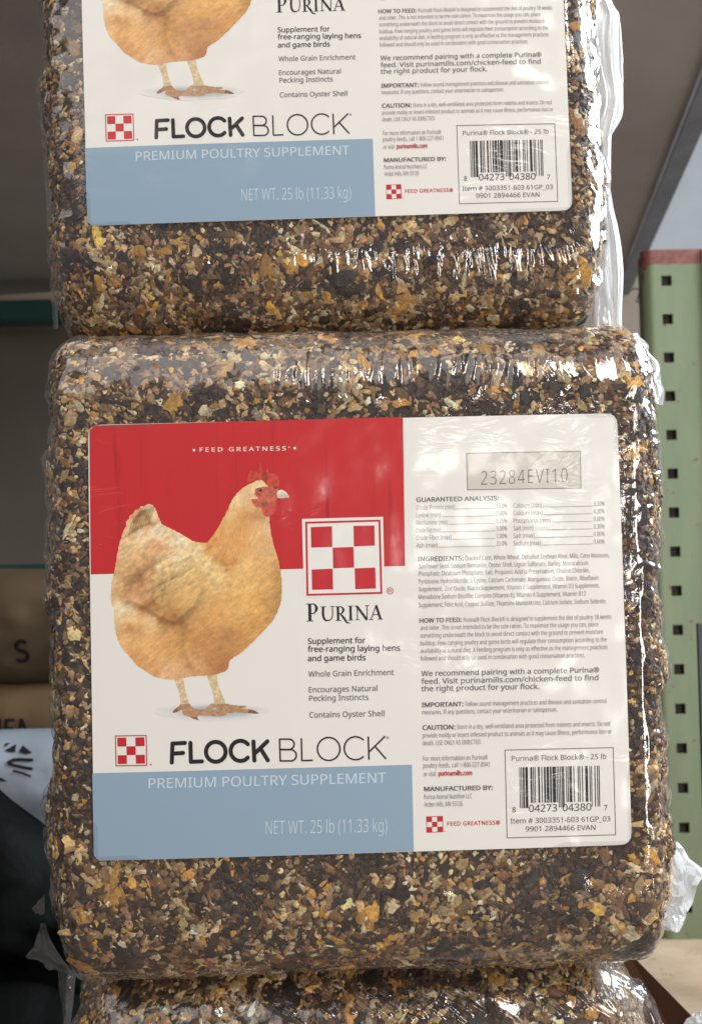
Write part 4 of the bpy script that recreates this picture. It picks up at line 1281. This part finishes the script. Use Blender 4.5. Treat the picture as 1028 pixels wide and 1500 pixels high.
zs = [z for z in zs if z >= -Hp]
hole = lambda j: j % 2 == 1
for j in range(len(zs) - 1):
    if hole(j):
        b.box((xs[0], 0, zs[j + 1]), (xs[1], th, zs[j])); b.box((xs[2], 0, zs[j + 1]), (xs[3], th, zs[j]))
    else: b.box((xs[0], 0, zs[j + 1]), (xs[3], th, zs[j]))
b.box((-0.0085, 0.0086, -Hp), (-0.0062, 0.016, -0.004)); 
# rolled left edge joining face and flange
a = np.radians(np.linspace(0, 90, 7)); v = []
for an in a:
    for z in (0.0, -Hp): v.append((-0.0085 * math.sin(an), 0.0085 * (1 - math.cos(an)), z))
b.add(v, np.array([[2 * i, 2 * i + 1, 2 * i + 3, 2 * i + 2] for i in range(6)]))
b.box((xs[3] - 0.026, -0.0022, -Hp), (xs[3] - 0.019, -0.0001, -0.001), bev=0.0009)
b.build('upright_face', m_green, post)
b = Builder(); b.box((-0.004, 0.007, -Hp), (Wp, 0.009, -0.004)); b.build('channel_back', m_dark, post)
b = Builder()
h0 = at(925, 422, DG + 0.012) - top
pts = [at(942, 423, DG + 0.012), at(930, 423, DG + 0.012), at(924, 424, DG + 0.012)]
b.tube([p - top for p in pts], 0.0006, 6)
pts = [at(936, 428, DG + 0.012), at(934, 436, DG + 0.012), at(931, 441, DG + 0.012), at(934, 443, DG + 0.012), at(939, 441, DG + 0.012)]
b.tube([p - top for p in pts], 0.0007, 6)
b.build('wire_hook', m_dark, post, True)

# pale shelf board the upright stands on, dark post in front of it, brown card edge, scrap of wrap
zs_ = (top[2] - Hp)
m_wood = mat_noise('pale_board', (150, 128, 106), (178, 156, 132), 16, 0.8, 0.2, 0.0004, 160, 0, (1, 1, 1), (150, 0.66, (98, 82, 70)))
p_l = at(935, 1420, 0.80)
b = Builder(); b.box((p_l[0] - 0.02, at(950, 1400, 0.60)[1], ZF), (top[0] + 0.6, top[1] + 0.12, zs_), bev=0.002)
o = b.build('low_shelf', m_wood); tag(o, 'pale dusty board under the green upright at lower right', 'shelf')
m_post = mat_noise('slate_paint', (62, 68, 72), (76, 82, 86), 14, 0.5, 0.4)
g = at(1020.5, 913, 0.72)
b = Builder(); b.box((0, 0, zs_ - g[2]), (0.03, 0.003, 0), None, g, 0.0005); o = b.build('slate_post', m_post); tag(o, 'short dark slate post at the right edge of the photo', 'post')
m_card = mat_noise('brown_card', (58, 34, 24), (82, 52, 36), 20, 0.8, 0.2, 0.0003, 120)
c0, c1, c2, c3 = at(918, 1392, 0.60), at(1024, 1500, 0.54), at(1012, 1560, 0.53), at(890, 1450, 0.585)
c4, c5 = at(1060, 1538, 0.52), at(1030, 1600, 0.515)
dn = np.array([0.0, 0.004, -0.001])
v = np.array([c0, c1, c2, c3, c4, c5] + [q + dn for q in (c0, c1, c2, c3, c4, c5)])
f = np.array([[0, 3, 2, 1], [1, 2, 5, 4], [6, 7, 8, 9], [7, 10, 11, 8], [0, 1, 7, 6], [1, 4, 10, 7], [3, 9, 8, 2], [2, 8, 11, 5], [0, 6, 9, 3], [4, 5, 11, 10]])
o = make_mesh('cardboard_sheet', v, f, m_card, None, False); tag(o, 'dark brown cardboard edge slanting down beside the lowest block', 'cardboard')
inv_w = lambda p: cw(p)
o = flap('plastic_scrap', [(cpt(*a, 0.53), cpt(*b_, 0.535)) for a, b_ in [((1010, 1490), (1040, 1476)), ((1000, 1502), (1046, 1490)), ((996, 1520), (1050, 1512)), ((1000, 1550), (1050, 1550))]], M_FLAP, None, inv_w, 21, 0.004, 20, 30, 1.5)
tag(o, 'scrap of white plastic wrap in the lower right corner', 'plastic wrap')

# ------------------------------------------------------------------ sacks at the left
def sack(name, ytop, ybot, xl, xr, depth, thick, mat, seed, txt, cat, grp=None, slope=0.0, crump=0.004, power=2.6):
    """A lying filled sack seen end-on: a soft pillow with creases. Returns (object, surface function)."""
    tl = at(xl, ytop, depth + thick); br = at(xr, ybot, depth + thick); tl[1] = br[1] = at(0, (ytop + ybot) / 2, depth)[1]
    cx_, cz_ = (tl[0] + br[0]) / 2, (tl[2] + br[2]) / 2; hx_, hz_ = (br[0] - tl[0]) / 2, (tl[2] - br[2]) / 2
    org = np.array([cx_, tl[1] + thick, cz_])
    def surf(u, w):
        """u along, w from -1 (bottom) to 1 (top), front half."""
        x = hx_ * u; z = hz_ * w + slope * x
        k = np.clip(1 - np.abs(u) ** 6, 0, 1) ** 0.5 * np.clip(1 - np.abs(w) ** power, 0, 1) ** (1 / power)
        p = np.stack([x / 0.05, z / 0.035, x * 0], -1).reshape(-1, 3)
        c = (vnoise(p, seed) + 0.5 * vnoise(p * 2.3, seed + 1)).reshape(np.shape(x))
        y = -thick * k - crump * c * k
        z = z + 0.25 * crump * vnoise(np.stack([x / 0.06, x * 0 + 3.3, x * 0], -1).reshape(-1, 3), seed + 2).reshape(np.shape(x))
        return np.stack([x, y, z], -1)
    nu, nw = 90, 60
    U, W = np.meshgrid(np.linspace(-1, 1, nu), np.sin(np.linspace(-math.pi / 2, math.pi / 2, nw)), indexing='ij')
    fr = surf(U, W).reshape(-1, 3); bk = fr.copy(); bk[:, 1] = -bk[:, 1] * 1.0 + 0.0005
    f = grid_faces(nu, nw)
    o = make_mesh(name, np.concatenate([fr, bk]), np.concatenate([f, f[:, ::-1] + len(fr)]), mat, None, True, loc=tuple(org))
    tag(o, txt, cat, grp)
    def uv(px, py):
        d = RC @ np.array([(px - CX) / FPX, 1, (CY - py) / FPX])
        s = (tl[1] + 0.2 * thick - CAM[1]) / d[1]; p = CAM + d * s - org
        return p[0] / hx_, (p[2] - slope * p[0]) / hz_
    return o, surf, uv
def ink_on_sack(name, parent, surf, uv, polys, mat, off=0.0009):
    b = Builder()
    for poly in polys:
        poly = np.asarray(poly, float)
        n = len(poly) // 2
        A, B = poly[:n], poly[n:][::-1]
        t = np.linspace(0, 1, 5)[None, :, None]
        G = A[:, None] * (1 - t) + B[:, None] * t
        uw = np.array([uv(*p) for p in G.reshape(-1, 2)])
        v = surf(uw[:, 0], np.clip(uw[:, 1], -0.999, 0.999)); v[:, 1] -= off
        b.add(v, grid_faces(n, 5))
    return b.build(name, mat, parent, True)
def stroke_poly(pts, w):
    pts = np.asarray(pts, float); t = np.gradient(pts, axis=0); t /= np.linalg.norm(t, axis=1)[:, None]
    n = np.stack([-t[:, 1], t[:, 0]], 1) * w / 2
    return np.concatenate([pts + n, (pts - n)[::-1]])
m_kraft = mat_noise('kraft_paper', (88, 72, 54), (106, 87, 65), 7, 0.75, 0.25, 0.0006, 30)
m_kraft2 = mat_noise('kraft_paper', (98, 79, 55), (118, 95, 67), 7, 0.75, 0.25, 0.0006, 30)
m_wsack = mat_noise('white_woven_sack', (140, 149, 160), (160, 168, 178), 9, 0.45, 0.5, 0.0008, 40)
m_bsack = mat_noise('black_plastic', (7, 8, 8), (11, 15, 13), 12, 0.65, 0.08, 0.003, 26)
m_ink = mat_noise('sack_ink', (30, 27, 26), (38, 34, 32), 30, 0.7, 0.2)
KG = 'sacks piled at the left'
o, sf, uvf = sack('paper_sack', 840, 1000, -330, 260, 0.84, 0.055, m_kraft, 3, 'brown kraft sack printed with a black letter S, on top of the pile', 'sack', KG)
a = np.radians(np.linspace(35, 270, 14)); s1 = [(39 + 8 * math.cos(t), 943 - 7 * math.sin(t)) for t in a]
a = np.radians(np.linspace(90, -145, 14)); s2 = [(39 + 9 * math.cos(t), 957.5 - 7.5 * math.sin(t)) for t in a]
ink_on_sack('sack_lettering', o, sf, uvf, [stroke_poly(s1 + s2[1:], 5.2)], m_ink)
o, sf, uvf = sack('paper_sack', 996, 1126, -330, 260, 0.83, 0.055, m_kraft2, 5, 'brown kraft sack with half-hidden dark capitals, under the S sack', 'sack', KG)
ink_on_sack('sack_lettering', o, sf, uvf, [stroke_poly([(7, 1050), (7, 1062), (7, 1075)], 5), stroke_poly([(30, 1052), (22, 1052), (17, 1053)], 4), stroke_poly([(17, 1050), (17, 1062), (17, 1076)], 5),
            stroke_poly([(28, 1064), (22, 1064), (17, 1064)], 4), stroke_poly([(38, 1076), (38, 1062), (39, 1050)], 5), stroke_poly([(39, 1051), (44, 1062), (48, 1072)], 5)], m_ink)
o, sf, uvf = sack('woven_sack', 1080, 1296, -360, 200, 0.74, 0.050, m_wsack, 9, 'white sack with black printing, below the kraft sacks', 'sack', KG)
def shp(p): return np.array([zq(*k) for k in p])
def zq(x, y): return (x / 6.82, 980 + y / 6.82)
for mark in [shp([(20, 835), (110, 785), (128, 855), (70, 850)]), shp([(165, 850), (180, 795), (305, 855), (240, 868)]),
            stroke_poly(shp([(70, 945), (120, 920), (200, 915), (330, 918)]), 4), stroke_poly(shp([(75, 950), (150, 968), (250, 985), (340, 995)]), 4),
            shp([(0, 780), (50, 775), (20, 800), (0, 815)]), shp([(0, 640), (48, 640), (20, 668), (0, 672)]), shp([(0, 1075), (40, 1085), (95, 1112), (0, 1115)]),
            stroke_poly(shp([(140, 1015), (240, 1035), (330, 1065)]), 3)]:
    ink_on_sack('printed_mark', o, sf, uvf, [mark], m_ink)
o, sf, uvf = sack('plastic_sack', 1082, 1415, -360, 200, 0.70, 0.060, m_bsack, 13, 'large black plastic sack bulging beneath the white sack', 'sack', KG, slope=-0.80, crump=0.010)
o, sf, uvf = sack('plastic_sack', 1385, 1640, -360, 220, 0.68, 0.070, m_bsack, 15, 'lowest black plastic sack, in the bottom left corner', 'sack', KG, slope=-0.1, crump=0.010)

bpy.data.objects.remove(_to)
